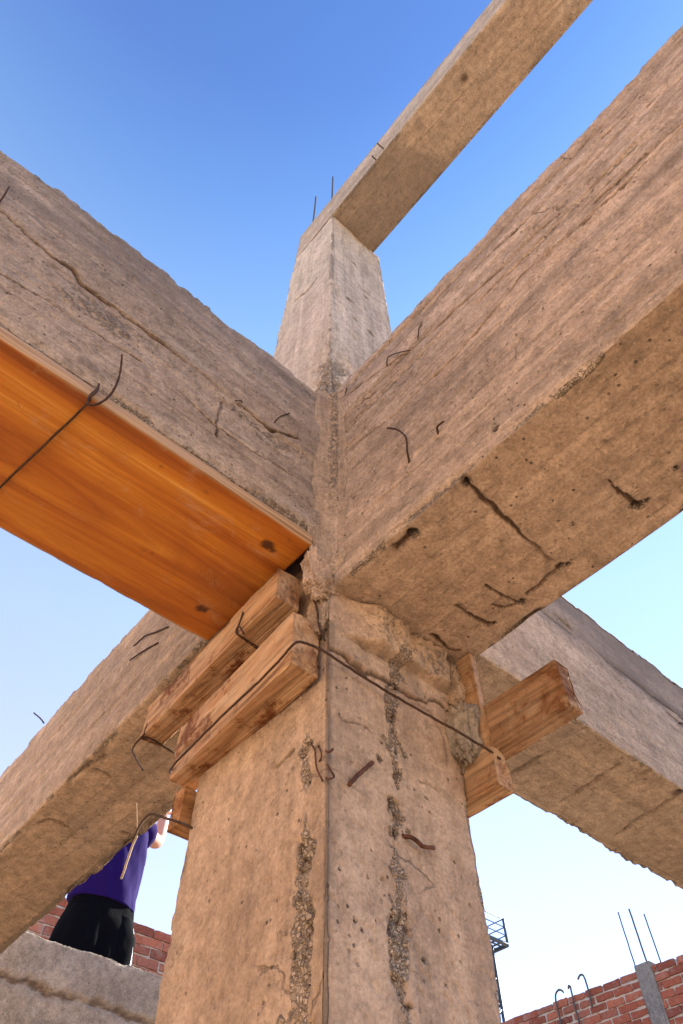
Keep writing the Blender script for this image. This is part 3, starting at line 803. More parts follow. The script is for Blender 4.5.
beamE = concrete('concrete_beam', cE, graded(0, 3.72, 0, 2.3, .016, .05), graded(0, .34, 0, .34, .013, .02), graded(0, .46, 0, .46, .013, .02), m_beamE,
    loc=(.81,-.7,Z(4.52)), seed=900, res=.014, streak=(8,1.2,14), chip=.005, chip_r=.03, top_wave=.012, rough=.003, extra=E_extra,
    cracks=[(np.array([on(463,76,2,4.523), on(466,82,2,4.523)]), .008, .012)])
tag(beamE, 'long high concrete beam crossing the blue sky from the top of the upper column', 'beam')
for p, q in (((313,224),(316,197)), ((332,200),(333,177))):
    a = on(*p, 0, .72); b = on(*q, 0, .72); wire('rebar', [a-(b-a)*.4, a, (a+b)/2+.004, b], .0075, m_steel, upper, k=3)
for p, q in (((377,143),(384,149)), ((372,156),(376,160))):
    a = on(*q, 0, X0); b = on(*p, 0, X0-.05); wire('wire_stub', [a, (a+b)/2, b], .004, m_rust, beamE, k=2)

# ---- orange plywood under the left beam
def plywood():
    c = boxc(-3.0, .587, Y0-.004, 1.172, Z(1.203), Z(1.236), 'xyz')
    V, F, N, (u,v,w), L = hexgrid(c, graded(-3.0, .585, -.5, .585, .006, .08), graded(0, .39, 0, .39, .006, .01), np.linspace(0,1,9))
    V0 = V.copy(); h = .0006*fbm(V, (3,30,30), 3, 41)
    front = N[:,1] < -.4
    h += front*(.0018*fbm(V, (1.5,5,260), 3, 43)+.002*fbm(V, (9,5,50), 3, 45))
    h -= (N[:,1] > .4)*.004*np.clip(fbm(V, 14, 4, 47), 0, 1)
    st = np.zeros(len(V))
    bot = N[:,2] < -.4
    for px, py, r in ((268,545,.016),(273,550,.010),(264,541,.008),(199,608,.013),(206,610,.008)):
        p = on(px, py, 2, 1.203); d = np.linalg.norm(V-p, axis=1)+.008*fbm(V, 35, 3, 49)
        st = np.maximum(st, (1-sstep(r*.6, r*1.1, d))*bot*.95)
    V = V+N*h[:,None]
    edge = (np.abs(N[:,1]) > .5)*1.0
    e2 = (1-sstep(.002, .007, V0[:,1]-(Y0-.004)+.002*fbm(V0, 40, 3, 52)))*bot
    return mesh_obj('plywood_board', V, F, m_ply, None, (-1.2,.96,Z(1.203)), True, {'stain':st, 'crack':np.maximum(edge, e2)})
tag(plywood(), 'glossy orange plywood shuttering board under the upper left beam', 'board')
_a, _b = on(0,487,2,1.199), on(40,449,2,1.198); _e = _a+(_a-_b)*((1.181-_a[1])/(_a[1]-_b[1]))
lash = wire('tie_wire', [_e+np.array([0,.004,.10]), _e+np.array([0,.004,.03]), _e+np.array([0,0,.001]), on(0,487,2,1.199), on(40,449,2,1.198), on(86,405,2,1.198), on(89,397,1,Y0-.012), on(97,389,1,Y0-.011), on(99,384,1,Y0-.006), on(96,392,1,Y0-.02),
    on(88,399,1,Y0-.017), on(90,405,1,Y0-.02), on(100,403,1,Y0-.022), on(111,394,1,Y0-.028), on(118,380,1,Y0-.034), on(121,366,1,Y0-.038), on(122,355,1,Y0-.042)], .0024, m_rust)
tag(lash, 'rusty wire twisted round the plywood board with one end sticking up', 'wire', 'tie wires')

# ---- timbers clamped round the column
def timber(cor, mat, seed, axis, label, split=(), loc=None, amp=1.0, nail_holes=()):
    Lu = np.linalg.norm(cor[1,0,0]-cor[0,0,0]); Lv = np.linalg.norm(cor[0,1,0]-cor[0,0,0]); Lw = np.linalg.norm(cor[0,0,1]-cor[0,0,0])
    V, F, N, (u,v,w), L = hexgrid(cor, *[np.unique(np.concatenate([np.linspace(0,1,int(q/.004)+3), [.0007/q, .0016/q, 1-.0016/q, 1-.0007/q]])) for q in (Lu, Lv, Lw)])
    sc = np.full(3, 60.); sc['xyz'.index(axis)] = 5.
    P = V.copy()
    h = amp*(.0011*fbm(P, sc, 3, seed)+.0009*fbm(P, 11, 4, seed+3))
    dv = np.minimum(v,1-v)*Lv; dw = np.minimum(w,1-w)*Lw; du = np.minimum(u,1-u)*Lu
    e = np.sort(np.stack([dv,dw,du],1), axis=1)[:,1]
    ev = np.clip(1-e/.010, 0, 1)
    h -= amp*ev**1.5*(.0006+.011*np.clip(fbm(P, 15, 4, seed+7)-.18, 0, 1))
    h -= amp*.004*np.clip(1-du/.004, 0, 1)*np.clip(fbm(P, 30, 4, seed+9), 0, 1)
    cr = sstep(.42, .5, fbm(P, sc*.7, 3, seed+12)); h -= .0025*cr
    for cen, r in nail_holes:
        d = np.linalg.norm((P-cen)*np.array([1,.5,1]), axis=1)+.003*fbm(P, 60, 2, seed); h -= .012*(1-sstep(r*.5, r, d))
    return tag(mesh_obj('timber_block', P+N*h[:,None], F, mat, None, loc), label, 'timber', 'timbers clamped round the column')
def skewbox(xa, xb, w, ya, yb, z0, z1, za2=0):
    c = np.zeros((2,2,2,3))
    for a, (x,y,dz) in ((0,(xa,ya,0)),(1,(xb,yb,za2))):
        for b in (0,1):
            for d, z in ((0,z0),(1,z1)): c[a,b,d] = (x+w*b, y, Z(z+dz))
    return c
L1 = timber(skewbox(.550, .588, .062, .832, 1.435, 1.064, 1.160), m_wood, 1001, 'y', 'upper of two weathered timbers at left, directly under the orange plywood')
L2 = timber(skewbox(.566, .600, .066, .785, 1.245, .862, .998), m_wood, 1011, 'y', 'thick lower timber at left with black wire along its face')
R1 = timber(skewbox(1.02, 1.024, .044, .510, 1.3, .838, .950), m_woodr, 1021, 'y', 'timber at right jutting out past the column with a nail hole in its side',
            nail_holes=[(on(522,704,0,1.02), .009)])
R2 = timber(skewbox(1.0, 1.004, .048, .692, 1.2, .752, .84), m_wood, 1031, 'y', 'short orange-brown timber end at right, tucked below the jutting one')
K1 = timber(boxc(.622, 1.08, Y1+.012, Y1+.055, Z(.757), Z(.842)), m_woodx, 1041, 'x', 'small timber end behind the column at left, close to the raised arm')
# strip of form board left standing beside the rough concrete at right
fb = timber(amp=.3, cor=boxc(1.006, 1.022, .700, .742, Z(.79), Z(1.092), 'zxy'), mat=m_wood, seed=1051, axis='z', label='narrow upright strip of form board behind the jutting timber at right')
fb.name = 'form_board'

# ---- tie wires
xl = .560
w1 = [on(172,774,0,.63), on(170,771,0,.605), on(173,766,0,.580), on(180,758,0,.574), on(200,738,0,.568), on(225,713,0,.565), on(250,690,0,.563), on(275,665,0,.560), on(290,648,0,.559), on(297,642,0,.560),
      on(305,643,1,Y0-.003), on(322,650,1,Y0-.018), on(342,663,1,Y0-.012), on(365,678,1,Y0-.014), on(400,699,1,Y0-.020), on(435,719,1,Y0-.045), on(455,730,1,Y0-.070), on(475,742,1,Y0-.074), on(490,751,1,Y0-.072), on(496,756,0,1.017), on(500,759,0,1.018)]
tag(wire('tie_wire', w1, .0026, m_rust), 'long rusty wire stretched across the top of the column between the timbers', 'wire', 'tie wires')
w2 = [on(243,612,0,.556), on(240,622,0,.553), on(236,632,0,.552), on(242,638,2,1.066), on(252,645,2,1.065), on(259,650,2,1.064), on(256,646,2,1.063), on(246,640,2,1.062), on(238,634,0,.551), on(239,626,0,.55), on(244,634,0,.549)]
tag(wire('tie_wire', w2, .0021, m_rust), 'short rusty wire looped round the upper left timber near its front end', 'wire', 'tie wires')
w3 = [on(148,722,0,.588), on(144,734,0,.586), on(141,738,0,.584), on(150,741,2,1.066), on(160,745,2,1.065), on(174,753,2,1.05), on(160,744,2,1.062), on(145,737,2,1.060), on(138,741,0,.58), on(133,748,0,.578), on(133,753,0,.577), on(138,762,0,.577), on(143,770,0,.577)]
tag(wire('tie_wire', w3, .0022, m_rust), 'rusty wire wrapped on the far end of the upper left timber', 'wire', 'tie wires')
w5 = [on(197,830,0,X0+.01), on(190,827,0,X0-.004), on(178,822,0,X0-.02), on(165,818,0,X0-.035), on(152,814,0,X0-.05), on(145,818,0,X0-.055), on(139,827,0,X0-.06), on(134,838,0,X0-.062), on(132,843,0,X0-.062)]
arch = wire('tie_wire', w5, .0026, m_rust); tag(arch, 'arched rusty wire sticking out of the column in front of the purple shirt', 'wire', 'tie wires')
wire('cord', [on(137,836,0,X0-.06), on(132,847,0,X0-.063), on(127,862,0,X0-.066), on(123,874,0,X0-.066), on(121,879,0,X0-.066)], .0022, m_straw, arch)
wire('cord', [on(136.5,803,0,X0-.06), on(137,820,0,X0-.06), on(137,834,0,X0-.06)], .0011, m_straw, arch)
ck = [on(302,573,0,.60), on(307,585,0,.606), on(314,600,0,.612), on(318,615,0,.618), on(320,628,0,.622), on(325,640,1,Y0-.012)]  # dark crack left of the ledge, stood in for by a thin tube
tag(wire('tie_wire', ck, .0026, m_rust), 'dark crack, built as a thin tube, running down the joint beside the front end of the upper left timber', 'wire', 'tie wires')

# ---- parapet, person and brick walls in the background
YP = 3.86
pz = on(90,952,1,YP)[2]
def P_extra(P, N, h, A, s):
    f = N[:,1] < -.4; z = P[:,2]
    zl = on(80,990,1,YP)[2]-.035+.035*fbm(P, (4,4,4), 4, s+301)+.010*fbm(P, (17,17,17), 3, s+302)
    k = 1-sstep(.006, .026, np.abs(z-zl)+.012*fbm(P, 22, 3, s+303))
    f1, _ = worley(P, 17, s+305)
    h = h-f*k*(.006+.012*f1)-f*(z < zl)*.012
    A['crack'] = np.maximum(A['crack'], f*(1-sstep(.004, .014, np.abs(z-zl)+.008*fbm(P, 22, 3, s+303)))*.75)
    h = h+f*.002*fbm(P, 5, 4, s+307)
    return h
xr0, xr1 = on(-60,912,1,YP)[0], 3.6
parapet = empty('concrete_parapet', ((xr0+xr1)/2, YP+.15, 0))
concrete('coping_beam', boxc(xr0, xr1, YP, YP+.26, pz-.75, pz, 'xyz'), graded(xr0, xr1, xr0, 2.6, .012, .04), graded(0,.26,0,.26,.015,.03), graded(0,.75,.3,.75,.011,.03),
    m_par, parapet, seed=1100, streak=(5,5,5), chip=.010, chip_r=.02, top_wave=.008, rough=.002, extra=P_extra)
FLOOR = on(99,902,1,YP+.36)[2]-.87
v, f = merge([box_geo(xr0-.4, 5.2, YP+.263, 6.6, FLOOR-.2, FLOOR), box_geo(xr0, xr1, YP+.03, YP+.23, 0, pz-.753)])
mesh_obj('floor_slab', v, f, m_par, parapet, smooth=False)
tag(parapet, 'rough grey concrete parapet with a sunlit top edge in front of the person', 'parapet')

def brick_wall(name, p0, dirv, nrm, length, height, thick, loc, label, top_jag=.5, blen=.235, bh=.075, jt=.016, zlow=0.0):
    root = empty(name, loc); d = np.array(dirv, float); nn = np.array(nrm, float); p0 = np.array(p0, float)
    parts = []; rnd = []
    rows = int(height/(bh+jt)); r = random.Random(label)
    for i in range(rows):
        z = height-(i+1)*(bh+jt)+jt
        if z < zlow: break
        off = (i % 2)*.5*(blen+jt)
        x = -off
        while x < length:
            bl = blen*(.96+.08*r.random())
            a, b = max(0, x), min(length, x+bl)
            if b-a > .03 and not (i == 0 and r.random() < .02*top_jag):
                j = [(r.random()-.5)*.011 for _ in range(5)]
                out = .013+j[0]*.8
                c = np.zeros((2,2,2,3))
                for u_, s_ in ((0,a+j[1]),(1,b+j[2])):
                    for v_, t_ in ((0,out),(1,-thick+.004)):
                        for w_, q_ in ((0,z+j[3]),(1,z+bh+j[4]+(r.random()-.5)*.003)):
                            c[u_,v_,w_] = p0+d*s_+nn*t_+np.array([0,0,q_])
                V, F, N, (u,vv,w), L = hexgrid(c, np.linspace(0,1,6), np.array([0,.06,.94,1.]), np.linspace(0,1,4))
                V = V+N*(.007*fbm(V, 22, 3, 5))[:,None]
                parts.append((V, F)); rnd.append(np.full(len(V), r.random()))
            x += blen+jt
    v, f = merge(parts)
    mesh_obj('brickwork', v, f, m_brick, root, smooth=False, attrs={'rnd':np.concatenate(rnd)})
    c = np.zeros((2,2,2,3))
    for u_, s_ in ((0,0),(1,length)):
        for v_, t_ in ((0,0),(1,-thick)):
            for w_, q_ in ((0,0),(1,height-.012)): c[u_,v_,w_] = p0+d*s_+nn*t_+np.array([0,0,q_])
    V, F, N, par, L = hexgrid(c, np.linspace(0,1,60), np.linspace(0,1,3), np.linspace(0,1,50))
    mesh_obj('mortar_core', V+N*(.005*fbm(V, 9, 3, 8))[:,None], F, m_joint, root, smooth=True)
    return tag(root, label, 'wall')
YB = 7.0
t1 = on(170,935,1,YB)[2]
xa = on(-10,880,1,YB)[0]
wallL = brick_wall('brick_wall', (xa,YB,0), (1,0,0), (0,-1,0), 3.6, t1, .14, (xa+1.8,YB+.07,0), 'red brick wall behind the person in black shorts', zlow=1.2)
XR = 7.5
tr = on(560,1001,0,XR)[2]
ya_, yb_ = on(683,952,0,XR)[1]-1.2, on(500,1026,0,XR)[1]+1.2
wallR = brick_wall('brick_wall', (XR,yb_,0), (0,-1,0), (-1,0,0), yb_-ya_, tr, .14, (XR+.07,(ya_+yb_)/2,0), 'red brick wall at lower right with a grey concrete post in it', zlow=2.2, bh=.058, blen=.20, jt=.019)
# grey tie column with starter bars, and hooked bars
a, b = on(637.5,972,0,XR), on(651.5,967.5,0,XR)
tc = concrete('tie_column', boxc(XR-.03, XR+.2, b[1]-.01, a[1]+.01, 0, tr+.045, 'zxy'), graded(0,tr,tr-1,tr,.015,.2), np.linspace(0,1,12), np.linspace(0,1,14), m_tie, wallR, seed=1200,
    streak=(5,5,2), chip=.03, chip_r=.04, top_wave=0, rough=.005)
for p, q in (((618,912),(637,972)), ((629,909),(648,966)), ((644,914),(659,957))):
    u0, v0 = on(*p, 0, XR+.06), on(*q, 0, XR+.06)
    wire('rebar', [v0+(v0-u0)*.3, v0, (u0+v0)/2, u0], .008 if p[0] != 629 else .010, m_steel, tc, k=3)
def crop6(L): return [on(540+x/4.776, 890+y/4.776, 0, XR-.05) for x, y in L]
for L in ([(118,760),(100,640),(82,560),(75,520),(76,495),(90,478),(104,480),(114,491)], [(215,740),(190,640),(166,555),(152,495),(145,462),(138,458),(136,472)],
          [(250,560),(238,505),(228,468),(215,425),(203,405),(190,408),(180,428)]):
    wire('hooked_rebar', crop6(L), .011, m_steel, wallR, k=5)

# ---- lattice mast with a railed platform
def mast():
    D = 33.0
    def at(px, py):
        d = RW.T @ np.array([(px-341.5)/FPX, -(py-512)/FPX, -1.0]); d = d/math.hypot(d[0], d[1])*D
        return np.array([d[0], d[1], d[2]+E])
    c = at(507.5, 943.5); pt = at(504.5, 918.5); lg = at(492.5, 951)
    zf = c[2]; hr = pt[2]-c[2]
    root = empty('lattice_mast', (lg[0]-.6, lg[1]+.6, 0)); S = 1.1
    lx, ly = lg[0], lg[1]
    bar = lambda a, b, r: tube_geo(np.array([a, b], float), r, 6)
    legs = [(lx,ly),(lx-S,ly),(lx-S,ly+S),(lx,ly+S)]
    for x, y in legs:
        v, f = bar((x,y,0), (x,y,zf), .075); mesh_obj('leg', v, f, m_tower, root)
    br = []; n = 13; dz = zf/n
    for k in range(n):
        for i in range(4):
            p, q = legs[i], legs[(i+1)%4]
            z0, z1 = k*dz, (k+1)*dz
            br.append(bar((*p, z0+.1), (*q, z1-.1), .04)); br.append(bar((*q, z0+.1), (*p, z1-.1), .04)); br.append(bar((*p, z1), (*q, z1), .03))
    v, f = merge(br); mesh_obj('bracing', v, f, m_tower, root)
    X2, Y2 = c[0], c[1]; Wd = 2.6
    pl = []
    for k in range(9):
        t = k/8*Wd
        pl.append(box_geo(X2-t-.03, X2-t+.03, Y2, Y2+Wd, zf-.05, zf)); pl.append(box_geo(X2-Wd, X2, Y2+t-.03, Y2+t+.03, zf-.049, zf-.004))
    for a, b in (((X2,Y2),(X2-Wd,Y2)),((X2,Y2),(X2,Y2+Wd)),((X2-Wd,Y2),(X2-Wd,Y2+Wd)),((X2,Y2+Wd),(X2-Wd,Y2+Wd))): pl.append(bar((*a,zf-.06),(*b,zf-.06),.085))
    v, f = merge(pl); mesh_obj('platform', v, f, m_tower, root, smooth=False)
    cs = [(X2,Y2),(X2-Wd,Y2),(X2-Wd,Y2+Wd),(X2,Y2+Wd)]
    rl = []
    for i in range(4):
        for k in (1,2,3): rl.append(bar((*cs[i], zf+hr*k/3-.02), (*cs[(i+1)%4], zf+hr*k/3-.02), .022))
    v, f = merge(rl); mesh_obj('railing', v, f, m_tower, root)
    for x, y in cs:
        v, f = bar((x,y,zf), (x,y,zf+hr), .06); mesh_obj('railing_post', v, f, m_tower, root)
    return tag(root, 'distant steel lattice mast with a railed platform beside the column', 'mast')
mast()

# ---- the person on the terrace
def skin_mesh(nodes, edges, sub=2, root=0):
    """nodes: list of (co, (rx, ry)); returns evaluated V, F of a skinned skeleton"""
    me = bpy.data.meshes.new('skel'); me.from_pydata([n[0] for n in nodes], edges, [])
    o = bpy.data.objects.new('skel', me); COL.objects.link(o)
    md = o.modifiers.new('s', 'SKIN'); md.use_smooth_shade = True; md.branch_smoothing = .5
    for i, n in enumerate(nodes):
        sv = me.skin_vertices[0].data[i]; sv.radius = n[1] if not np.isscalar(n[1]) else (n[1], n[1]); sv.use_root = i == root
    ss = o.modifiers.new('d', 'SUBSURF'); ss.levels = sub; ss.render_levels = sub
    dg = bpy.context.evaluated_depsgraph_get(); dg.update(); ev = o.evaluated_get(dg); m2 = ev.to_mesh()
    V = np.array([v.co[:] for v in m2.vertices]); F = [list(p.vertices) for p in m2.polygons]
    ev.to_mesh_clear(); bpy.data.objects.remove(o); bpy.data.meshes.remove(me)
    return V, F
def loft(rings, seg=40, cap=True):
    """rings: (centre, rx, ry) stacked; returns V, F"""
    V = []; F = []
    for c, rx, ry in rings:
        for k in range(seg):
            t = 2*PI*k/seg; V.append((c[0]+rx*math.cos(t), c[1]+ry*math.sin(t), c[2]))
    for i in range(len(rings)-1):
        for k in range(seg): F.append((i*seg+k, i*seg+(k+1)%seg, (i+1)*seg+(k+1)%seg, (i+1)*seg+k))
    if cap: F.append(tuple(range(seg))[::-1]); F.append(tuple(range((len(rings)-1)*seg, len(rings)*seg)))
    return np.array(V), F
def dense(rows, k=6):
    return smooth_line(np.array(rows, float), k)
def person():
    yp = YP+.36
    hem = on(100,907,1,yp); k = 1.0
    bx = hem[0]+.012
    fz = FLOOR
    root = empty('person', (bx, yp, fz))
    T = lambda x, y, z: (bx+x*k, yp+y*k, fz+z*k)
    G = lambda L: [(T(*p), (np.asarray(r)*k).tolist() if not np.isscalar(r) else r*k) for p, r in L]
    loc = lambda p: (p[0]-bx, p[1]-yp, p[2]-fz)
    # raised arm on the photograph's right: elbow and wrist
    sl = np.array(loc(on(140,843,1,yp+.08))); el = np.array(loc(on(156,843,1,yp+.20)))
    up = np.array(loc(on(169,805,1,yp+.24)))-el; wr = el+up/np.linalg.norm(up)*.25
    sh = np.array([.165, .01, 1.405])
    el2 = np.array([-.30,.20,1.40]); wr2 = np.array([-.24,.27,1.63])
    N = [((0,0,.96),(.155,.105)), ((0,0,1.10),(.135,.095)), ((0,.01,1.25),(.155,.105)), ((0,.01,1.38),(.12,.09)), ((0,.02,1.49),(.055,.055)), ((0,.04,1.56),(.062,.068)), ((0,.05,1.64),(.078,.095)), ((0,.04,1.71),(.062,.075)),
         ((.09,.01,1.41),(.065,.06)), (tuple(sh),(.056,.056)), (tuple(sh*.45+el*.55),(.047,.047)), (tuple(el),(.057,.057)), (tuple(el*.55+wr*.45),(.052,.052)), (tuple(wr),(.029,.029)),
         ((-.09,.01,1.41),(.065,.06)), ((-.165,.01,1.405),(.056,.056)), ((-.24,.11,1.40),(.047,.047)), (tuple(el2),(.043,.043)), (tuple(el2*.55+wr2*.45),(.042,.042)), (tuple(wr2),(.028,.028)),
         ((.10,0,.86),(.088,.088)), ((.115,0,.68),(.072,.075)), ((.12,.005,.49),(.053,.056)), ((.122,-.015,.33),(.052,.055)), ((.122,-.01,.10),(.036,.038)), ((.125,.07,.045),(.038,.034)), ((.13,.17,.03),(.034,.024)),
         ((-.10,0,.86),(.088,.088)), ((-.115,0,.68),(.072,.075)), ((-.12,.005,.49),(.053,.056)), ((-.122,-.015,.33),(.052,.055)), ((-.122,-.01,.10),(.036,.038)), ((-.125,.07,.045),(.038,.034)), ((-.13,.17,.03),(.034,.024))]
    Ed = [(0,1),(1,2),(2,3),(3,4),(4,5),(5,6),(6,7),(3,8),(8,9),(9,10),(10,11),(11,12),(12,13),(3,14),(14,15),(15,16),(16,17),(17,18),(18,19),
          (0,20),(20,21),(21,22),(22,23),(23,24),(24,25),(25,26),(0,27),(27,28),(28,29),(29,30),(30,31),(31,32),(32,33)]
    parts = [skin_mesh(G(N), Ed)]
    # hands: palm, four curled fingers, thumb
    for s, w_, e_ in ((1, wr, el), (-1, wr2, el2)):
        d = w_-e_; d /= np.linalg.norm(d); side = np.cross(d, [0,1,0]); side /= np.linalg.norm(side); fw = np.cross(side, d)
        pal = [(w_-d*.01, (.026,.020)), (w_+d*.04, (.036,.018)), (w_+d*.085, (.038,.016))]
        parts.append(skin_mesh(G([(tuple(p), r) for p, r in pal]), [(0,1),(1,2)]))
        for i, ln in enumerate((.066,.076,.072,.056)):
            b = w_+d*.075+side*(i-1.5)*.019
            q = [b, b+d*ln*.5, b+d*ln*.8+fw*ln*.28, b+d*ln*.85+fw*ln*.62]
            parts.append(skin_mesh(G([(tuple(p), r) for p, r in zip(q, (.0095,.009,.0085,.0075))]), [(0,1),(1,2),(2,3)]))
        b = w_+d*.025-side*s*.022
        q = [b, b-side*s*.028+d*.022+fw*.012, b-side*s*.036+d*.05+fw*.028]
        parts.append(skin_mesh(G([(tuple(p), r) for p, r in zip(q, (.013,.011,.009))]), [(0,1),(1,2)]))
    for q, r in (([(0,.125,1.635),(0,.15,1.605),(0,.125,1.60)], .012), ([(.078,.04,1.64),(.088,.035,1.625),(.08,.04,1.60)], .012), ([(-.078,.04,1.64),(-.088,.035,1.625),(-.08,.04,1.60)], .012),
                 ([(-.03,.128,1.572),(0,.136,1.572),(.03,.128,1.572)], .007)):
        parts.append(skin_mesh(G([(p, r) for p in q]), [(0,1),(1,2)]))
    v, f = merge(parts); mesh_obj('body', v, f, m_skin, root)
    v, f = skin_mesh(G([((0,.02,1.58),(.055,.05)), ((0,.02,1.66),(.084,.088)), ((0,.045,1.725),(.074,.086)), ((0,.04,1.745),(.04,.05))]), [(0,1),(1,2),(2,3)], 2)
    v = v+.006*np.stack([fbm(v, 40, 3, 1), fbm(v, 40, 3, 2), fbm(v, 40, 3, 3)], 1); mesh_obj('hair', v, f, m_hair, root)
    # T-shirt: loose trunk and short sleeves
    hz = hem[2]-fz
    R = dense([(hz,0,.213,.145),(hz+.04,0,.212,.145),(hz+.14,0,.205,.140),(hz+.28,0,.203,.135),(1.30,.01,.200,.130),(1.40,.01,.172,.108),(1.445,.015,.12,.085),(1.475,.02,.068,.066)], 7)
    v, f = loft([(T(0, r[1], r[0]), r[2], r[3]) for r in R], 64)
    n = v-np.array(T(0,0,0)); n[:,2] = 0; n /= np.linalg.norm(n, axis=1)[:,None]+1e-6
    fold = .020*fbm(v+np.array([0,0,1])*.5*n[:,:1], (6,6,3.0), 3, 77)+.008*fbm(v, (20,20,8), 3, 79)
    v = v+n*(fold*np.clip((1.5-(v[:,2]-fz))/.3, 0, 1))[:,None]
    ps = [(v, f)]
    for a_, b_ in ((sh, sl), (np.array([-.165,.01,1.405]), np.array([-.26,.14,1.40]))):
        c0 = a_*np.array([.55,1,1])+np.array([0,0,-.015])
        L = smooth_line(np.array([T(*c0), T(*(a_*.8+b_*.2)), T(*(a_*.3+b_*.7)), T(*b_)]), 6)
        tv, tf = tube_geo(L, list(np.interp(np.arange(len(L)), [0, 6, 12, 18], [.088,.086,.078,.072])), 24)
        tv = tv+.006*np.stack([fbm(tv, 14, 3, 91), fbm(tv, 14, 3, 92), fbm(tv, 14, 3, 93)], 1); ps.append((tv, tf))
    v, f = merge(ps); mesh_obj('t_shirt', v, f, m_shirt, root)
    # loose black shorts
    R = dense([(hz+.08,0,.17,.12),(hz+.03,0,.195,.135),(hz-.06,0,.208,.145),(hz-.14,0,.211,.150),(hz-.24,0,.216,.15),(hz-.31,0,.220,.15)], 6)
    ps = [loft([(T(0, r[1], r[0]), r[2], r[3]) for r in R], 64)]
    for sx in (1,-1):
        R = dense([(hz-.05,.098,.105,.13),(hz-.16,.112,.120,.142),(hz-.30,.124,.128,.140),(.50,.132,.128,.135),(.46,.133,.128,.135)], 7)
        lv, lf = loft([(T(sx*r[1], 0, r[0]), r[2], r[3]) for r in R], 40); ps.append((lv, lf))
    ps2 = []
    for v, f in ps:
        v = v+.016*np.stack([fbm(v, (7,7,4), 4, 81), fbm(v, (7,7,4), 4, 82), np.zeros(len(v))], 1); ps2.append((v, f))
    v, f = merge(ps2)
    v[:,1] += .035*np.exp(-((v[:,0]-bx+.01)/.022)**2)*(v[:,1] < yp)*np.clip((hz-.10-(v[:,2]-fz))/.1, 0, 1)
    shr = mesh_obj('shorts', v, f, m_short, root)
    for sx in (1,-1):      # pale flash on the outer seam, and the shoes
        V = []
        for i in range(12):
            z = hz-.10-.26*i/11; w = .004+.026*(i/11)**1.5
            for j in range(6):
                t = -.75+ (j-2.5)/2.5*w/.13 if sx > 0 else -PI+.75+(j-2.5)/2.5*w/.13
                rr = .124; V.append(T(sx*(.098+.03*min(1, i/8))+math.cos(t)*(rr-.004), math.sin(t)*(.142+.004), z))
        I = np.arange(72).reshape(12, 6); F = [(int(I[i,j]), int(I[i,j+1]), int(I[i+1,j+1]), int(I[i+1,j])) for i in range(11) for j in range(5)]
        V = np.array(V); V = V+.016*np.stack([fbm(V, (7,7,4), 4, 81), fbm(V, (7,7,4), 4, 82), np.zeros(len(V))], 1)
        if sx > 0: mesh_obj('side_flash', V, F, m_trim, shr)
        pts = [T(sx*.122,-.06,.035), T(sx*.123,0,.045), T(sx*.126,.08,.045), T(sx*.13,.17,.035), T(sx*.131,.21,.03)]
        v, f = tube_geo(smooth_line(pts, 4), [.03]+[.044]*12+[.042,.038,.03,.018], 10)
        v[:,2] = np.maximum(v[:,2], fz+.001); mesh_obj('shoe', v, f, m_shoe, root)
    return tag(root, 'person in a purple T-shirt and black shorts standing behind the parapet with one arm raised', 'person')
person()

for o in list(bpy.data.objects):
    if '_org' in o: del o['_org']

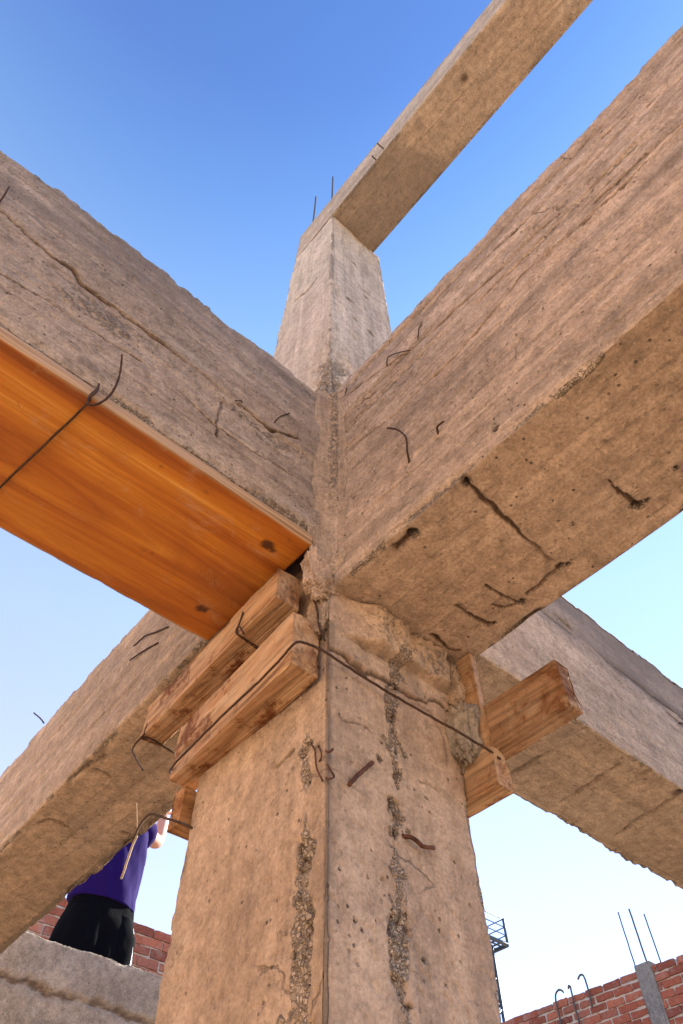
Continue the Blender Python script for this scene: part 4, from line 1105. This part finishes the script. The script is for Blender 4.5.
# ------------------------------------------------------------------ light
SUN_AZ, SUN_EL, SUN_E, SKY_S, EXPO = 3.0, 33.0, 4.6, .085, 1.95
sd = Vector((math.cos(math.radians(SUN_AZ))*math.cos(math.radians(SUN_EL)), math.sin(math.radians(SUN_AZ))*math.cos(math.radians(SUN_EL)), math.sin(math.radians(SUN_EL))))
sun = bpy.data.lights.new('sun', 'SUN'); sun.energy = SUN_E; sun.angle = math.radians(.55); sun.color = (1, .93, .82)
so = bpy.data.objects.new('sun', sun); COL.objects.link(so); so.rotation_euler = (-sd).to_track_quat('-Z', 'Y').to_euler(); so.location = (8, 3, 14)
wd = bpy.data.worlds.new('World'); scene.world = wd; wd.use_nodes = True
nt = wd.node_tree; bg = nt.nodes['Background']; bg.inputs['Strength'].default_value = SKY_S
sky = nt.nodes.new('ShaderNodeTexSky'); sky.sky_type = 'NISHITA'; sky.sun_disc = False
sky.sun_elevation = math.radians(SUN_EL); sky.sun_rotation = math.radians(90-SUN_AZ)
sky.altitude = 0; sky.air_density = 1.0; sky.dust_density = .0; sky.ozone_density = 3.0
hs = nt.nodes.new('ShaderNodeHueSaturation'); hs.inputs['Saturation'].default_value = 1.2
nt.links.new(sky.outputs['Color'], hs.inputs['Color'])
# dusty air: the sky pales from the zenith down to the horizon
tcw = nt.nodes.new('ShaderNodeTexCoord'); dt_ = nt.nodes.new('ShaderNodeVectorMath'); dt_.operation = 'DOT_PRODUCT'
nt.links.new(tcw.outputs['Generated'], dt_.inputs[0]); dt_.inputs[1].default_value = (-.162, -.133, .978)   # the deepest blue stands opposite the sun
rp = nt.nodes.new('ShaderNodeValToRGB'); cr = rp.color_ramp
stops_ = ((.0,(.58,.31,.28)),(.2,(.58,.32,.28)),(.54,(.42,.34,.29)),(.83,(.22,.26,.30)),(.915,(.10,.11,.18)),(.96,(.05,.02,.09)),(1.0,(.03,.0,.06)))
while len(cr.elements) < len(stops_): cr.elements.new(.5)
for e_, (p_, v_) in zip(cr.elements, stops_): e_.position = p_; e_.color = (*v_, 1)
nt.links.new(dt_.outputs['Value'], rp.inputs['Fac'])
sc_ = nt.nodes.new('ShaderNodeVectorMath'); sc_.operation = 'SCALE'; sc_.inputs['Scale'].default_value = 1/(SKY_S*2**EXPO); nt.links.new(rp.outputs['Color'], sc_.inputs[0])
ad_ = nt.nodes.new('ShaderNodeVectorMath'); ad_.operation = 'ADD'; nt.links.new(hs.outputs['Color'], ad_.inputs[0]); nt.links.new(sc_.outputs[0], ad_.inputs[1])
nt.links.new(ad_.outputs[0], bg.inputs['Color'])
vs_ = scene.view_settings
vs_.view_transform = 'Standard'; vs_.look = 'None'; vs_.gamma = 1; vs_.exposure = EXPO; vs_.use_curve_mapping = False
scene.render.engine = 'CYCLES'
scene.cycles.max_bounces = 8; scene.cycles.diffuse_bounces = 5
